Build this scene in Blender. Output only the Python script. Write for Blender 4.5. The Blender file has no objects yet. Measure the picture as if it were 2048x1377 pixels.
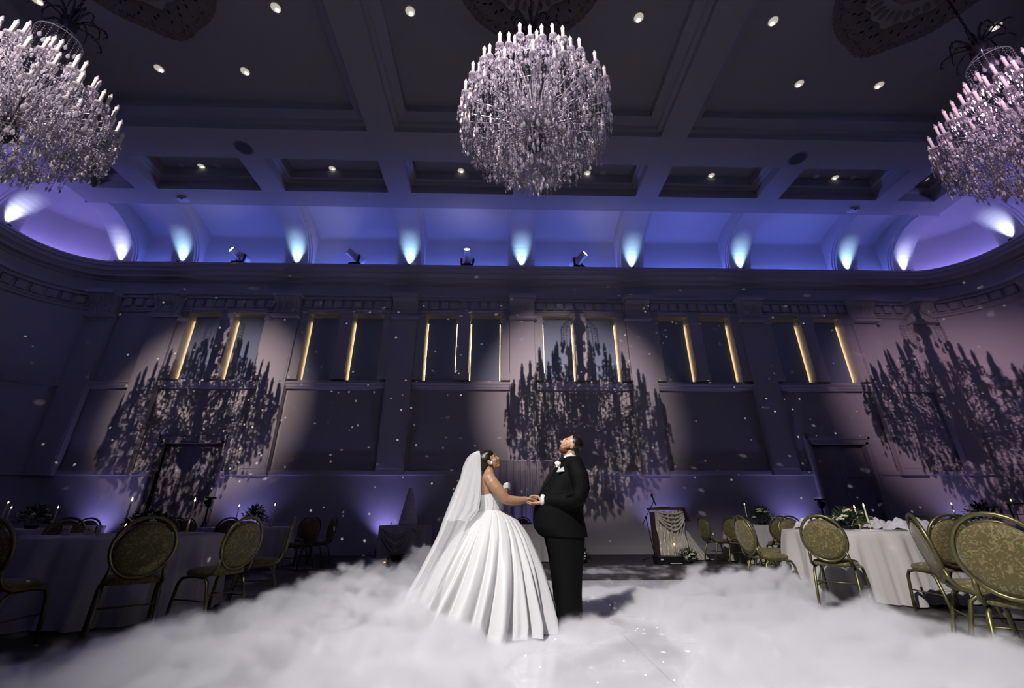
import bpy, bmesh, math, random
from math import pi, sin, cos, tan, atan2, sqrt, radians
from mathutils import Vector, Matrix, Quaternion
random.seed(7)
SC = bpy.context.scene
COL = SC.collection

# ------------------------------------------------------------------ camera, view, world, lights
CAM_LOC = Vector((0, 0, 0.95))
def make_camera():
    f = 846.82; pt = radians(22.339); yw = radians(1.579); rl = radians(-.165)
    fw = Vector((sin(yw)*cos(pt), cos(yw)*cos(pt), sin(pt)))
    r = Vector((cos(yw), -sin(yw), 0)); u = r.cross(fw)
    r2 = r*cos(rl)+u*sin(rl); u2 = u*cos(rl)-r*sin(rl)
    cd = bpy.data.cameras.new('camera'); co = bpy.data.objects.new('camera', cd); COL.objects.link(co)
    m = Matrix((r2, u2, -fw)).transposed().to_4x4(); m.translation = CAM_LOC
    co.matrix_world = m
    cd.sensor_fit = 'HORIZONTAL'; cd.sensor_width = 36.0; cd.lens = f/2048*36.0
    cd.clip_start = .05; cd.clip_end = 200
    SC.camera = co
make_camera()
vs = SC.view_settings
vs.view_transform = 'Standard'; vs.look = 'None'; vs.gamma = 1.0; vs.use_curve_mapping = False
vs.exposure = 0.0
cy = SC.cycles
cy.max_bounces = 6; cy.diffuse_bounces = 2; cy.glossy_bounces = 2; cy.transmission_bounces = 2
cy.volume_bounces = 5; cy.transparent_max_bounces = 8
cy.sample_clamp_indirect = 4.0; cy.caustics_reflective = False; cy.caustics_refractive = False
cy.volume_step_rate = 4.0; cy.volume_max_steps = 128
cy.use_denoising = True; cy.adaptive_threshold = .03; cy.adaptive_min_samples = 16

W_ = bpy.data.worlds.new('world'); SC.world = W_; W_.use_nodes = True
W_.node_tree.nodes['Background'].inputs[0].default_value = (.10, .09, .16, 1)
W_.node_tree.nodes['Background'].inputs[1].default_value = 0.05

def spot(name, loc, target, energy, angle, blend, color, radius=.06):
    l = bpy.data.lights.new(name, 'SPOT'); l.energy = energy; l.spot_size = radians(angle); l.spot_blend = blend
    l.color = color; l.shadow_soft_size = radius
    o = bpy.data.objects.new(name, l); COL.objects.link(o); o.location = loc
    d = Vector(target)-Vector(loc); o.rotation_euler = d.to_track_quat('-Z', 'Y').to_euler()
    return o
# spotlights on the opposite shelf (behind the camera): three aimed through the chandeliers at the far wall
CH_Y = 4.77
CHX = (-7.36, 0.50, 8.50)
spot('chandelier_spotlight', (-5.60, -2.85, 9.45), (-8.95, 13.1, 4.2), 8600, 22.5, 1.0, (1, .80, .80), .022)
spot('chandelier_spotlight.001', (-1.45, -2.85, 9.45), (2.3, 13.1, 4.35), 9600, 23.5, 1.0, (1, .80, .84), .022)
spot('chandelier_spotlight.002', (2.90, -2.85, 9.45), (14.9, 13.1, 4.0), 6400, 23.5, 1.0, (1, .66, .86), .022)
# the follow spot on the dance floor
spot('dance_floor_spotlight', (-3.4, -2.85, 9.55), (1.75, 5.05, 0.2), 8200, 43, .9, (1, .965, .935), .12)
# ------------------------------------------------------------------ materials
MATS = {}
def new_mat(name):
    m = bpy.data.materials.new(name); m.use_nodes = True
    return m, m.node_tree.nodes, m.node_tree.links, m.node_tree.nodes['Principled BSDF']
def mat(name, color, rough=.6, metal=0., var=0., vscale=8., bump=0., bscale=30., spec=.5, sheen=0., emit=None, estr=0., alpha=1., coat=0., sss=0.):
    if name in MATS: return MATS[name]
    m, N, L, B = new_mat(name)
    B.inputs['Base Color'].default_value = (*color, 1); B.inputs['Roughness'].default_value = rough
    B.inputs['Metallic'].default_value = metal; B.inputs['Specular IOR Level'].default_value = spec
    if sheen: B.inputs['Sheen Weight'].default_value = sheen
    if coat: B.inputs['Coat Weight'].default_value = coat
    if sss:
        B.inputs['Subsurface Weight'].default_value = sss; B.inputs['Subsurface Radius'].default_value = (.02, .008, .004)
    tc = N.new('ShaderNodeTexCoord')
    if var:
        n = N.new('ShaderNodeTexNoise'); n.inputs['Scale'].default_value = vscale; n.inputs['Detail'].default_value = 4
        L.new(tc.outputs['Object'], n.inputs['Vector'])
        mx = N.new('ShaderNodeMix'); mx.data_type = 'RGBA'
        mx.inputs['A'].default_value = (*[c*(1-var) for c in color], 1)
        mx.inputs['B'].default_value = (*[min(1, c*(1+var)) for c in color], 1)
        L.new(n.outputs['Fac'], mx.inputs['Factor']); L.new(mx.outputs['Result'], B.inputs['Base Color'])
    if bump:
        n = N.new('ShaderNodeTexNoise'); n.inputs['Scale'].default_value = bscale; n.inputs['Detail'].default_value = 3
        L.new(tc.outputs['Object'], n.inputs['Vector'])
        b = N.new('ShaderNodeBump'); b.inputs['Strength'].default_value = bump; b.inputs['Distance'].default_value = .02
        L.new(n.outputs['Fac'], b.inputs['Height']); L.new(b.outputs['Normal'], B.inputs['Normal'])
    if emit:
        B.inputs['Emission Color'].default_value = (*emit, 1); B.inputs['Emission Strength'].default_value = estr
    MATS[name] = m
    return m
PLASTER = mat('ivory_plaster', (.53, .50, .51), .75, var=.05, vscale=1.5, bump=.05, bscale=18)
PLASTER2 = mat('wall_panel_paint', (.41, .385, .385), .8, var=.06, vscale=2.)
WINPANEL = mat('window_blind', (.26, .31, .42), .55, var=.04, vscale=3)
CEILM = mat('ceiling_paint', (.42, .41, .42), .85, var=.04, vscale=1.2)
COVEM = mat('cove_paint', (.66, .64, .66), .8)
ROSM = mat('rosette_plaster', (.22, .19, .16), .7, var=.25, vscale=14, bump=.5, bscale=40)
CARPET = mat('dark_carpet', (.035, .028, .028), .55, var=.3, vscale=5, bump=.1, bscale=200)
BLACKM = mat('black_metal', (.012, .012, .014), .4, metal=.3)
GREYM = mat('grey_housing', (.62, .62, .66), .45)
CANDLEM = mat('candle_sleeve', (.85, .82, .80), .5)
CRYSHADE = mat('shaded_crystal', (.05, .05, .065), .15, spec=.8)  # dark tone puts the crown's unlit look into the colour
GOLDM = mat('chair_frame_gold', (.145, .135, .058), .36, metal=.7)
WHITECLOTH = mat('white_tablecloth', (.47, .435, .42), .75, var=.03, sheen=.2)
LEAF = mat('dark_leaf', (.035, .07, .025), .5, var=.4, vscale=20)
PETAL = mat('cream_petal', (.72, .68, .52), .6, var=.15, vscale=30)
WAX = mat('candle_wax', (.75, .68, .50), .5)
FLAME = mat('flame', (1, .7, .3), .5, emit=(1, .62, .22), estr=9)
NAPKIN = mat('lilac_napkin', (.60, .56, .62), .8)
DOORM = mat('door_paint', (.36, .34, .37), .6, var=.04)
SKIN_B = mat('bride_skin', (.37, .205, .112), .45, sss=.12)
SKIN_G = mat('groom_skin', (.50, .285, .19), .45, sss=.12)
HAIR = mat('black_hair', (.010, .007, .005), .35, bump=.12, bscale=160)
BEARD = mat('auburn_beard', (.13, .055, .025), .7, bump=.2, bscale=160)
SUIT = mat('black_wool', (.0028, .0028, .003), .75, spec=.12, bump=.1, bscale=300)
SATINB = mat('black_satin', (.010, .010, .012), .3)
SHIRT = mat('white_shirt', (.68, .68, .69), .6)
DRESS = mat('ivory_satin', (.64, .63, .64), .46, sheen=.15)
def two_tone_fabric(name, a, b, scale):
    m, N, L, B = new_mat(name); B.inputs['Roughness'].default_value = .7; B.inputs['Sheen Weight'].default_value = .2
    tc = N.new('ShaderNodeTexCoord'); n = N.new('ShaderNodeTexNoise'); n.inputs['Scale'].default_value = scale
    n.inputs['Detail'].default_value = 2; n.inputs['Distortion'].default_value = 2.5
    L.new(tc.outputs['Object'], n.inputs['Vector'])
    r = N.new('ShaderNodeValToRGB'); r.color_ramp.elements[0].position = .50; r.color_ramp.elements[0].color = (*a, 1)
    r.color_ramp.elements[1].position = .62; r.color_ramp.elements[1].color = (*b, 1)
    L.new(n.outputs['Fac'], r.inputs['Fac']); L.new(r.outputs['Color'], B.inputs['Base Color'])
    MATS[name] = m
    return m
CHAIRFAB = two_tone_fabric('gold_damask', (.090, .070, .020), (.205, .17, .066), 24)
def emission(name, color, s):
    m = bpy.data.materials.new(name); m.use_nodes = True; N = m.node_tree.nodes; N.clear()
    e = N.new('ShaderNodeEmission'); e.inputs[0].default_value = (*color, 1); e.inputs[1].default_value = s
    o = N.new('ShaderNodeOutputMaterial'); m.node_tree.links.new(e.outputs[0], o.inputs[0])
    MATS[name] = m
    return m
LED_COVE = emission('cove_led', (.14, .20, 1.0), 31)
LED_FILL = emission('added_fill_led', (.20, .26, 1.0), 27)  # for unseen strips added as blue fill on ceiling and walls
LED_COVE2 = emission('cove_led_corner', (.32, .26, 1.0), 34)
LED_WARM = emission('warm_led', (1, .72, .34), 11)
LENS = emission('spotlight_lens', (1, .97, .95), 22)
DOWN_E = emission('downlight_lamp', (1, .95, .85), 2.4)
STAR_E = emission('floor_star', (1, 1, 1), 5)
def mix_crystal(name, col, tr, gl):
    m = bpy.data.materials.new(name); m.use_nodes = True; N = m.node_tree.nodes; L = m.node_tree.links; N.clear()
    d = N.new('ShaderNodeBsdfDiffuse'); d.inputs[0].default_value = (*col, 1)
    t = N.new('ShaderNodeBsdfTranslucent'); t.inputs[0].default_value = (*col, 1)
    g = N.new('ShaderNodeBsdfGlossy'); g.inputs[0].default_value = (1, .97, 1, 1); g.inputs['Roughness'].default_value = .12
    p = N.new('ShaderNodeBsdfTransparent')
    a = N.new('ShaderNodeMixShader'); a.inputs[0].default_value = .35
    L.new(d.outputs[0], a.inputs[1]); L.new(t.outputs[0], a.inputs[2])
    b = N.new('ShaderNodeMixShader'); b.inputs[0].default_value = gl
    L.new(a.outputs[0], b.inputs[1]); L.new(g.outputs[0], b.inputs[2])
    c = N.new('ShaderNodeMixShader'); c.inputs[0].default_value = tr
    L.new(b.outputs[0], c.inputs[1]); L.new(p.outputs[0], c.inputs[2])
    o = N.new('ShaderNodeOutputMaterial'); L.new(c.outputs[0], o.inputs[0]); MATS[name] = m
    return m
CRYSTAL = mix_crystal('crystal_glass', (.80, .79, .88), .26, .40)
CRYBEAD = mix_crystal('crystal_beads', (.70, .68, .78), .30, .62)
VEILM = mix_crystal('veil_tulle', (.90, .90, .92), .56, .0)
SHEER = mix_crystal('sheer_curtain', (.62, .58, .56), .18, .0)

# ------------------------------------------------------------------ mesh helpers
class MB:
    def __init__(s): s.v = []; s.f = []
    def add(s, v, f):
        k = len(s.v); s.v += [tuple(p) for p in v]; s.f += [tuple(i+k for i in q) for q in f]; return s
    def box(s, x0, x1, y0, y1, z0, z1):
        return s.add([(x0,y0,z0),(x1,y0,z0),(x1,y1,z0),(x0,y1,z0),(x0,y0,z1),(x1,y0,z1),(x1,y1,z1),(x0,y1,z1)],
                     [(0,3,2,1),(4,5,6,7),(0,1,5,4),(1,2,6,5),(2,3,7,6),(3,0,4,7)])
    def quad(s, a, b, c, d): return s.add([a,b,c,d], [(0,1,2,3)])
    def loft(s, rings, cap0=True, cap1=True, closed=True):
        n = len(rings[0]); v = [p for r in rings for p in r]; f = []
        for i in range(len(rings)-1):
            for j in range(n if closed else n-1):
                k = (j+1) % n
                f.append((i*n+j, i*n+k, (i+1)*n+k, (i+1)*n+j))
        if cap0: f.append(tuple(range(n))[::-1])
        if cap1: f.append(tuple(range((len(rings)-1)*n, len(rings)*n)))
        return s.add(v, f)
    def tube(s, pts, rad, n=8, flat=1.0, caps=True, up=None):
        pts = [Vector(p) for p in pts]
        if not isinstance(rad, (list, tuple)): rad = [rad]*len(pts)
        rings = []; prev = None
        for i, p in enumerate(pts):
            t = (pts[min(i+1, len(pts)-1)]-pts[max(i-1, 0)])
            t = t.normalized() if t.length > 1e-9 else Vector((0,0,1))
            if prev is None:
                a = Vector(up) if up else (Vector((0,0,1)) if abs(t.z) < .9 else Vector((1,0,0)))
                u = (a-t*a.dot(t)).normalized()
            else:
                u = prev-t*prev.dot(t)
                u = u.normalized() if u.length > 1e-6 else t.orthogonal().normalized()
            prev = u; w = t.cross(u)
            rings.append([p+(u*cos(2*pi*k/n)+w*sin(2*pi*k/n)*flat)*rad[i] for k in range(n)])
        return s.loft(rings, caps, caps)
    def lathe(s, prof, n=16, c=(0,0,0), wob=None, caps=False):
        rings = []
        for r, z in prof:
            rings.append([(c[0]+r*cos(2*pi*k/n)*(1 if not wob else wob(2*pi*k/n, z)), c[1]+r*sin(2*pi*k/n)*(1 if not wob else wob(2*pi*k/n, z)), c[2]+z) for k in range(n)])
        return s.loft(rings, caps, caps)
    def ell(s, c, r, n=14, m=9, frame=None):
        c = Vector(c); rings = []
        X, Y, Z = frame if frame else (Vector((1,0,0)), Vector((0,1,0)), Vector((0,0,1)))
        X, Y, Z = Vector(X), Vector(Y), Vector(Z)
        for i in range(m+1):
            t = -pi/2+pi*i/m; q = max(cos(t), .02)
            rings.append([c+X*(r[0]*q*cos(2*pi*k/n))+Y*(r[1]*q*sin(2*pi*k/n))+Z*(r[2]*sin(t)) for k in range(n)])
        return s.loft(rings)
    def octa(s, c, r, h, up=.35):
        x, y, z = c
        return s.add([(x,y,z+h*up),(x+r,y,z),(x,y+r,z),(x-r,y,z),(x,y-r,z),(x,y,z-h*(1-up))],
                     [(0,1,2),(0,2,3),(0,3,4),(0,4,1),(5,2,1),(5,3,2),(5,4,3),(5,1,4)])
    def prism(s, poly, axis, a, b):
        """polygon of 2D points extruded along axis 0 (x): poly in (y,z); axis 1 (y): poly in (x,z); axis 2: (x,y)"""
        def P(p, t): return (t, p[0], p[1]) if axis == 0 else ((p[0], t, p[1]) if axis == 1 else (p[0], p[1], t))
        n = len(poly); v = [P(p, a) for p in poly]+[P(p, b) for p in poly]
        f = [tuple(range(n)), tuple(range(2*n-1, n-1, -1))]+[(i, i+n, (i+1) % n+n, (i+1) % n) for i in range(n)]
        return s.add(v, f)
    def mesh(s, name):
        me = bpy.data.meshes.new(name); me.from_pydata(s.v, [], s.f); me.update()
        bm = bmesh.new(); bm.from_mesh(me); bmesh.ops.recalc_face_normals(bm, faces=bm.faces); bm.to_mesh(me); bm.free()
        return me
    def build(s, name, m, parent=None, smooth=False, loc=None, raw=False):
        if raw:
            me = bpy.data.meshes.new(name); me.from_pydata(s.v, [], s.f); me.update()
        else:
            me = s.mesh(name)
        return link(name, me, m, parent, smooth, loc)
def link(name, me, m, parent=None, smooth=False, loc=None, rot=None):
    if m is not None and not me.materials: me.materials.append(m)
    if smooth:
        me.polygons.foreach_set('use_smooth', [True]*len(me.polygons))
    o = bpy.data.objects.new(name, me); COL.objects.link(o)
    if parent is not None: o.parent = parent
    if loc is not None: o.location = loc
    if rot is not None: o.rotation_euler = rot
    return o
def tag(o, label=None, cat=None, group=None, kind=None):
    if label: o['label'] = label
    if cat: o['category'] = cat
    if group: o['group'] = group
    if kind: o['kind'] = kind
    return o
def empty(name, loc=(0,0,0), rz=0):
    o = bpy.data.objects.new(name, None); COL.objects.link(o); o.empty_display_size = .1
    o.location = loc; o.rotation_euler = (0,0,rz); return o
def copy_tree(o, parent=None):
    c = o.copy(); COL.objects.link(c); c.parent = parent
    for ch in list(o.children): copy_tree(ch, c)
    return c
def auto_smooth(o, deg=40):
    me = o.data
    me.polygons.foreach_set('use_smooth', [True]*len(me.polygons))
    try: me.set_sharp_from_angle(angle=radians(deg))
    except Exception: pass
    return o

# ------------------------------------------------------------------ room plan
X0, X1, YN, YF, RC = -15.2, 16.6, -3.56, 13.1, 2.1
CXR = (X0+X1)/2
PIL = [0.70+3.945*k for k in range(-3, 4)]          # pilasters of the far wall
PILX = [PIL[0]-2.10]+PIL+[PIL[-1]+2.10]
NA = 10
def corner(cx, cy, a0, d):
    """points of one rounded corner, inset by d from the wall"""
    out = []
    for i in range(NA+1):
        a = a0+pi/2*i/NA
        if d < RC: out.append((cx+(RC-d)*cos(a), cy+(RC-d)*sin(a)))
        else:
            sx = 1 if cos(a0+pi/4) > 0 else -1; sy = 1 if sin(a0+pi/4) > 0 else -1
            out.append((cx-sx*(d-RC), cy-sy*(d-RC)))
    return out
def side_path(side, d):
    """open plan polyline of one side of the room at inset d (back: straight; left/right: corner, side wall, corner; front: straight)"""
    if side == 'back': return [(X0+RC, YF-d), (X1-RC, YF-d)]
    if side == 'right': return corner(X1-RC, YF-RC, 0, d)[::-1]+corner(X1-RC, YN+RC, -pi/2, d)[::-1]
    if side == 'front': return [(X1-RC, YN+d), (X0+RC, YN+d)]
    if side == 'left': return corner(X0+RC, YN+RC, pi, d)[::-1]+corner(X0+RC, YF-RC, pi/2, d)[::-1]
SIDES = ('back', 'right', 'front', 'left')
def sweep(side, prof):
    b = MB(); paths = [side_path(side, d) for d, z in prof]
    n = len(paths[0])
    v = [(p[0], p[1], z) for (d, z), path in zip(prof, paths) for p in path]
    f = [(i*n+j, i*n+j+1, (i+1)*n+j+1, (i+1)*n+j) for i in range(len(prof)-1) for j in range(n-1)]
    return b.add(v, f)
# ------------------------------------------------------------------ floor, walls
def struct(o, label=None): return tag(o, label, None, None, 'structure')
struct(MB().box(X0-.4, X1+.4, YN-.4, YF+.5, -.2, 0).build('floor', CARPET), 'dark polished floor of the ballroom')
BAYS = list(zip(PILX[:-1], PILX[1:]))
DOOR_BAYS = (1, 6); DW, DH = .86, 3.03
def door_x(i): return (BAYS[i][0]+BAYS[i][1])/2-(.10 if i == 6 else 0.0)
WY = 13.1
wb = MB()
xa, xb = X0+RC, X1-RC
def cut_row(z0, z1, y):
    cur = xa
    for i in DOOR_BAYS:
        if z0 < DH-.01:
            c = door_x(i); wb.box(cur, c-DW, y, 13.6, z0, z1); cur = c+DW
    wb.box(cur, xb, y, 13.6, z0, z1)
cut_row(0, 2.24, WY); cut_row(2.24, DH, WY+.06); wb.box(xa, xb, WY+.06, 13.6, DH, 4.74); wb.box(xa, xb, WY, 13.6, 4.74, 5.04)
wb.box(xa, xb, WY, 13.6, 7.37, 9.0); wb.box(xa, xb, 13.55, 13.7, 5.04, 7.37)
prev = xa
for i, (a, b) in enumerate(BAYS):
    if 1 <= i <= 6:
        c = (a+b)/2
        wb.box(prev, c-1.27, WY, 13.56, 5.04, 7.37); wb.box(c-.205, c+.205, WY+.02, 13.56, 5.04, 7.37); prev = c+1.27
wb.box(prev, xb, WY, 13.56, 5.04, 7.37)
wall_back = struct(wb.build('wall_back', PLASTER), 'tall ivory plaster wall with pilasters behind the couple')
for s in ('left', 'right', 'front'):
    w = struct(auto_smooth(sweep(s, [(0, 0), (0, 9.0)]).build('wall_'+s, PLASTER, raw=True)), 'plain ivory plaster wall at the %s of the ballroom' % {'left': 'end beside the dim tables', 'right': 'end beside the gold chairs', 'front': 'opposite side'}[s])
    # ledge and chair rail run on round the corners
    auto_smooth(sweep(s, [(0, 4.92), (.13, 4.92), (.13, 4.87), (.09, 4.82), (.05, 4.75), (0, 4.74)]).build('ledge', PLASTER, w, raw=True))
    auto_smooth(sweep(s, [(0, 2.24), (.04, 2.23), (.04, 2.12), (0, 2.11)]).build('chair_rail', PLASTER, w, raw=True))
    struct(auto_smooth(sweep(s, [(0, .18), (.02, .17), (.03, .0)]).build('baseboard_'+s, PLASTER, raw=True)), 'painted skirting board round the %s wall' % s)
bb = MB(); cur = xa
for i in DOOR_BAYS:
    c = door_x(i); bb.box(cur, c-1.0, WY-.03, WY, 0, .18); cur = c+1.0
bb.box(cur, xb, WY-.03, WY, 0, .18)
struct(bb.build('baseboard_back', PLASTER), 'painted skirting board along the back wall')

# pilasters with scrolled brackets
def bracket_mesh():
    b = MB()
    pr = [(0, 7.22), (-.27, 7.22), (-.30, 7.28), (-.29, 7.36), (-.26, 7.44), (-.26, 7.54), (-.30, 7.64), (-.38, 7.74), (-.44, 7.82), (-.44, 7.87), (0, 7.87)]
    b.prism(pr, 0, -.33, .33)
    for k in range(7):
        x = -.27+.09*k
        b.prism([(p[0]-.018 if p[0] < -.01 else p[0], p[1]) for p in pr[1:-2]]+[(0, 7.85), (0, 7.24)], 0, x-.026, x+.026)
    for x in (-.37, .37): b.prism([(p[0]+.03 if p[0] < -.05 else p[0], p[1]) for p in pr], 0, x-.045, x+.045)
    return b.mesh('bracket')
def cap_mesh(w, y, z0, z1):
    return MB().prism([(-w, z0), (w, z0), (w+.05, z0+(z1-z0)*.45), (w+.05, z1), (-w-.05, z1), (-w-.05, z0+(z1-z0)*.45)], 1, y, 0).mesh('cap')
BR = bracket_mesh(); CAPT = cap_mesh(.43, -.54, 7.87, 7.98); CAPB = cap_mesh(.42, -.36, 7.13, 7.22)
for x in PILX:
    p = MB().box(-.41, .41, -.17, 0, 2.11, 7.13).box(-.36, .36, -.185, -.17, 2.3, 7.05).build('pilaster', PLASTER, wall_back, loc=(x, WY, 0))
    link('bracket', BR, PLASTER, p); link('bracket_cap', CAPT, PLASTER, p); link('bracket_foot', CAPB, PLASTER, p)
for (w, sx, xx) in ((bpy.data.objects['wall_left'], 1, X0), (bpy.data.objects['wall_right'], -1, X1)):
    for yy in (10.8, 6.9):
        p = MB().box(-.41, .41, -.17, 0, 2.11, 7.13).build('pilaster', PLASTER, w, loc=(xx, yy, 0)); p.rotation_euler = (0, 0, pi/2*sx)
        for nm, me in (('bracket', BR), ('bracket_cap', CAPT), ('bracket_foot', CAPB)): link(nm, me, PLASTER, p)

# bay furniture: ledge, lower panel frame, mullions, windows
LEDGE = MB().prism([(0, 4.94), (-.16, 4.94), (-.16, 4.90), (-.12, 4.86), (-.11, 4.81), (-.07, 4.77), (-.06, 4.74), (0, 4.74)], 0, -1.55, 1.55).mesh('ledge')
LEDGE_S = MB().prism([(0, 4.94), (-.16, 4.94), (-.16, 4.90), (-.12, 4.86), (-.11, 4.81), (-.07, 4.77), (-.06, 4.74), (0, 4.74)], 0, -.64, .64).mesh('ledge')
RAIL = MB().prism([(0, 2.24), (-.05, 2.24), (-.05, 2.14), (-.03, 2.11), (0, 2.11)], 0, -.5, .5).mesh('chair_rail')
MULL = MB().box(-.205, .205, -.10, .02, 5.28, 7.10).box(-.23, .23, -.12, .02, 5.04, 5.28).box(-.24, .24, -.13, .02, 7.10, 7.16).box(-.2, .2, -.10, .02, 7.16, 7.38).box(-.24, .24, -.13, .02, 7.38, 7.45).mesh('mullion')
PIER = MB().box(-.14, .14, -.10, .0, 5.28, 7.10).box(-.15, .15, -.12, .0, 5.04, 5.28).box(-.16, .16, -.13, .0, 7.10, 7.16).box(-.14, .14, -.10, .0, 7.16, 7.38).box(-.16, .16, -.13, 0, 7.38, 7.45).mesh('pier')
HEAD = MB().prism([(0, 7.37), (-.03, 7.37), (-.05, 7.44), (-.07, 7.5), (0, 7.5)], 0, -1.55, 1.55).mesh('window_head')
wn = 0
for i, (a, b) in enumerate(BAYS):
    c = (a+b)/2
    if 1 <= i <= 6:
        link('ledge', LEDGE, PLASTER, wall_back, loc=(c, WY, 0))
        link('mullion', MULL, PLASTER, wall_back, loc=(c, WY, 0))
        link('window_head', HEAD, PLASTER, wall_back, loc=(c, WY, 0))
        for s in (-1, 1): link('pier', PIER, PLASTER, wall_back, loc=(c+s*1.41, WY, 0))
        for s in (-1, 1):
            wn += 1; wx = c+s*.7375
            w = empty('window_%d' % wn, (wx, WY, 5.04)); struct(w, 'narrow blinded upper window with a warm glow down its edges, number %d from the dim tables' % wn)
            MB().box(-.485, .485, .21, .24, .0, 2.30).build('blind', WINPANEL, w)
            for t in (-1, 1):
                MB().box(t*.492-.010, t*.492+.010, .25, .26, .08, 2.12).build('glow_strip', LED_WARM, w)
            MB().box(-.5325, .5325, .40, .44, 0, 2.33).build('back_board', BLACKM, w)
        if i not in DOOR_BAYS:
            r = link('chair_rail', RAIL, PLASTER, wall_back, loc=(c, WY, 0)); r.scale = (3.1, 1, 1)
            MB().box(-1.5, 1.5, .045, .065, 2.30, 4.70).build('wall_panel', PLASTER2, wall_back, loc=(c, WY, 0))
        else:
            d = door_x(i)
            for (u, v) in ((c-1.555, d-1.0), (d+1.0, c+1.555)):
                r = link('chair_rail', RAIL, PLASTER, wall_back, loc=((u+v)/2, WY, 0)); r.scale = (v-u, 1, 1)
    else:
        link('ledge', LEDGE_S, PLASTER, wall_back, loc=(c, WY, 0))
        r = link('chair_rail', RAIL, PLASTER, wall_back, loc=(c, WY, 0)); r.scale = (1.28, 1, 1)
# doors
for k, i in enumerate(DOOR_BAYS):
    c = door_x(i)
    d = empty('door_%d' % (k+1), (c, WY, 0)); struct(d, 'tall painted double door in the back wall %s' % ('behind the dim tables' if k == 0 else 'behind the lit candle table'))
    fr = MB()
    for s in (-1, 1): fr.box(s*.93-.07, s*.93+.07, -.07, .3, 0, 3.10).box(s*.98-.03, s*.98+.03, -.10, 0, 0, 3.26)
    fr.box(-1.0, 1.0, -.07, .3, 3.03, 3.20).box(-1.04, 1.04, -.10, 0, 3.18, 3.27)
    fr.build('door_frame', PLASTER if k else DOORM, d)
    for s in (-1, 1):
        lf = MB().box(s*.43-.425, s*.43+.425, .14, .19, .02, 3.02).build('door_leaf', DOORM, d)
        for (z0, z1) in ((.25, 1.15), (1.3, 1.9), (2.05, 2.85)):
            MB().prism([(s*.43-.3, z0), (s*.43+.3, z0), (s*.43+.3, z1), (s*.43-.3, z1)], 1, .125, .14).build('door_panel', DOORM, lf)
        MB().tube([(s*.07, .10, 1.0), (s*.07, .06, 1.0), (s*.15, .06, 1.0)], .012).build('door_handle', BLACKM, lf)

# ------------------------------------------------------------------ entablature, cove, ribs
ENT = [(0, 8.80), (.50, 8.80), (.50, 9.01), (.60, 9.01), (.60, 8.95), (.57, 8.94), (.57, 8.86), (.52, 8.84), (.49, 8.78), (.49, 8.73), (.42, 8.70), (.36, 8.64), (.36, 8.58),
       (.16, 8.56), (.14, 8.50), (.10, 8.48), (.10, 8.10), (.16, 8.07), (.19, 8.0), (.13, 7.98), (.13, 7.93), (.18, 7.90), (.18, 7.86), (.06, 7.85), (.06, 7.56), (.10, 7.54), (.10, 7.50), (.06, 7.47), (.06, 7.40), (0, 7.38)]
DENT = MB().box(-.12, .12, -.09, 0, 7.57, 7.83).box(-.085, .085, -.105, -.09, 7.61, 7.79).mesh('dentil')
VAULT = [(-.02, 8.75), (-.02, 10.45)]+[(-.02+1.74*(1-cos(t)), 10.45+.45*sin(t)) for t in [pi/2*k/8 for k in range(1, 9)]]+[(1.72, 10.5)]
trims = {}
for k, s in enumerate(SIDES):
    t = struct(auto_smooth(sweep(s, ENT).build('trim_%d' % (k+1), PLASTER, raw=True), 25), {'back': 'moulded entablature with block dentils along the back wall', 'left': 'moulded entablature curving round the end behind the dim tables', 'right': 'moulded entablature curving round the end behind the gold chairs', 'front': 'moulded entablature on the opposite wall'}[s])
    trims[s] = t
    v = struct(auto_smooth(sweep(s, VAULT).build('ceiling_cove_'+s, COVEM, raw=True), 35), 'concave cove lit violet above the %s ledge' % s)
    trims['v'+s] = v
for a, b in BAYS:
    L_ = b-a; n = 9 if L_ > 3 else 3; w = (L_-.92)
    for j in range(n): link('dentil', DENT, PLASTER, trims['back'], loc=(a+.46+w*(j+.5)/n, WY-.06, 0))
for s in ('left', 'right'):
    sg = -1 if s == 'left' else 1; ccx = X0+RC if s == 'left' else X1-RC; ccy = YF-RC
    for j in range(9):
        ang = pi/2-(j+.5)*pi/2/9.0
        o = link('dentil', DENT, PLASTER, trims[s], loc=(ccx+sg*(RC-.06)*cos(ang), ccy+(RC-.06)*sin(ang), 0)); o.rotation_euler = (0, 0, -sg*(pi/2-ang))
    for j in range(14):
        y = 10.2-.345*j
        if abs(y-6.9) < .45: continue
        o = link('dentil', DENT, PLASTER, trims[s], loc=((X0+.06) if s == 'left' else (X1-.06), y, 0)); o.rotation_euler = (0, 0, -sg*pi/2)
def rib_mesh():
    b = MB()
    face = [(.25, 8.80), (.25, 9.15)]+[(.25+1.47*(1-cos(t)), 9.15+1.35*sin(t)) for t in [pi/2*k/14 for k in range(1, 15)]]
    back = [(1.72, 10.95), (.9, 10.95), (-.04, 10.6), (-.04, 8.80)]
    for (w, off) in ((.375, 0), (.43, .05), (.48, .10)):
        fc = [(max(d-off*.8, -.03), z+off*(1 if z > 9.2 else 0)) for d, z in face]
        b.prism([(-d, z) for d, z in fc+back], 0, -w, w)
    return b.mesh('rib')
RIB = rib_mesh()
CANM = MB().lathe([(0, 0), (.045, 0), (.05, .02), (.05, .12), (.042, .13), (.03, .10), (0, .10)], 12).mesh('uplight_can')
BRKT = MB().box(-.06, .06, -.04, .04, -.20, -.17).tube([(-.055, 0, -.18), (-.055, 0, .04)], .008, 6).tube([(.055, 0, -.18), (.055, 0, .04)], .008, 6).mesh('uplight_bracket')
UPL = {'names': []}
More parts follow.
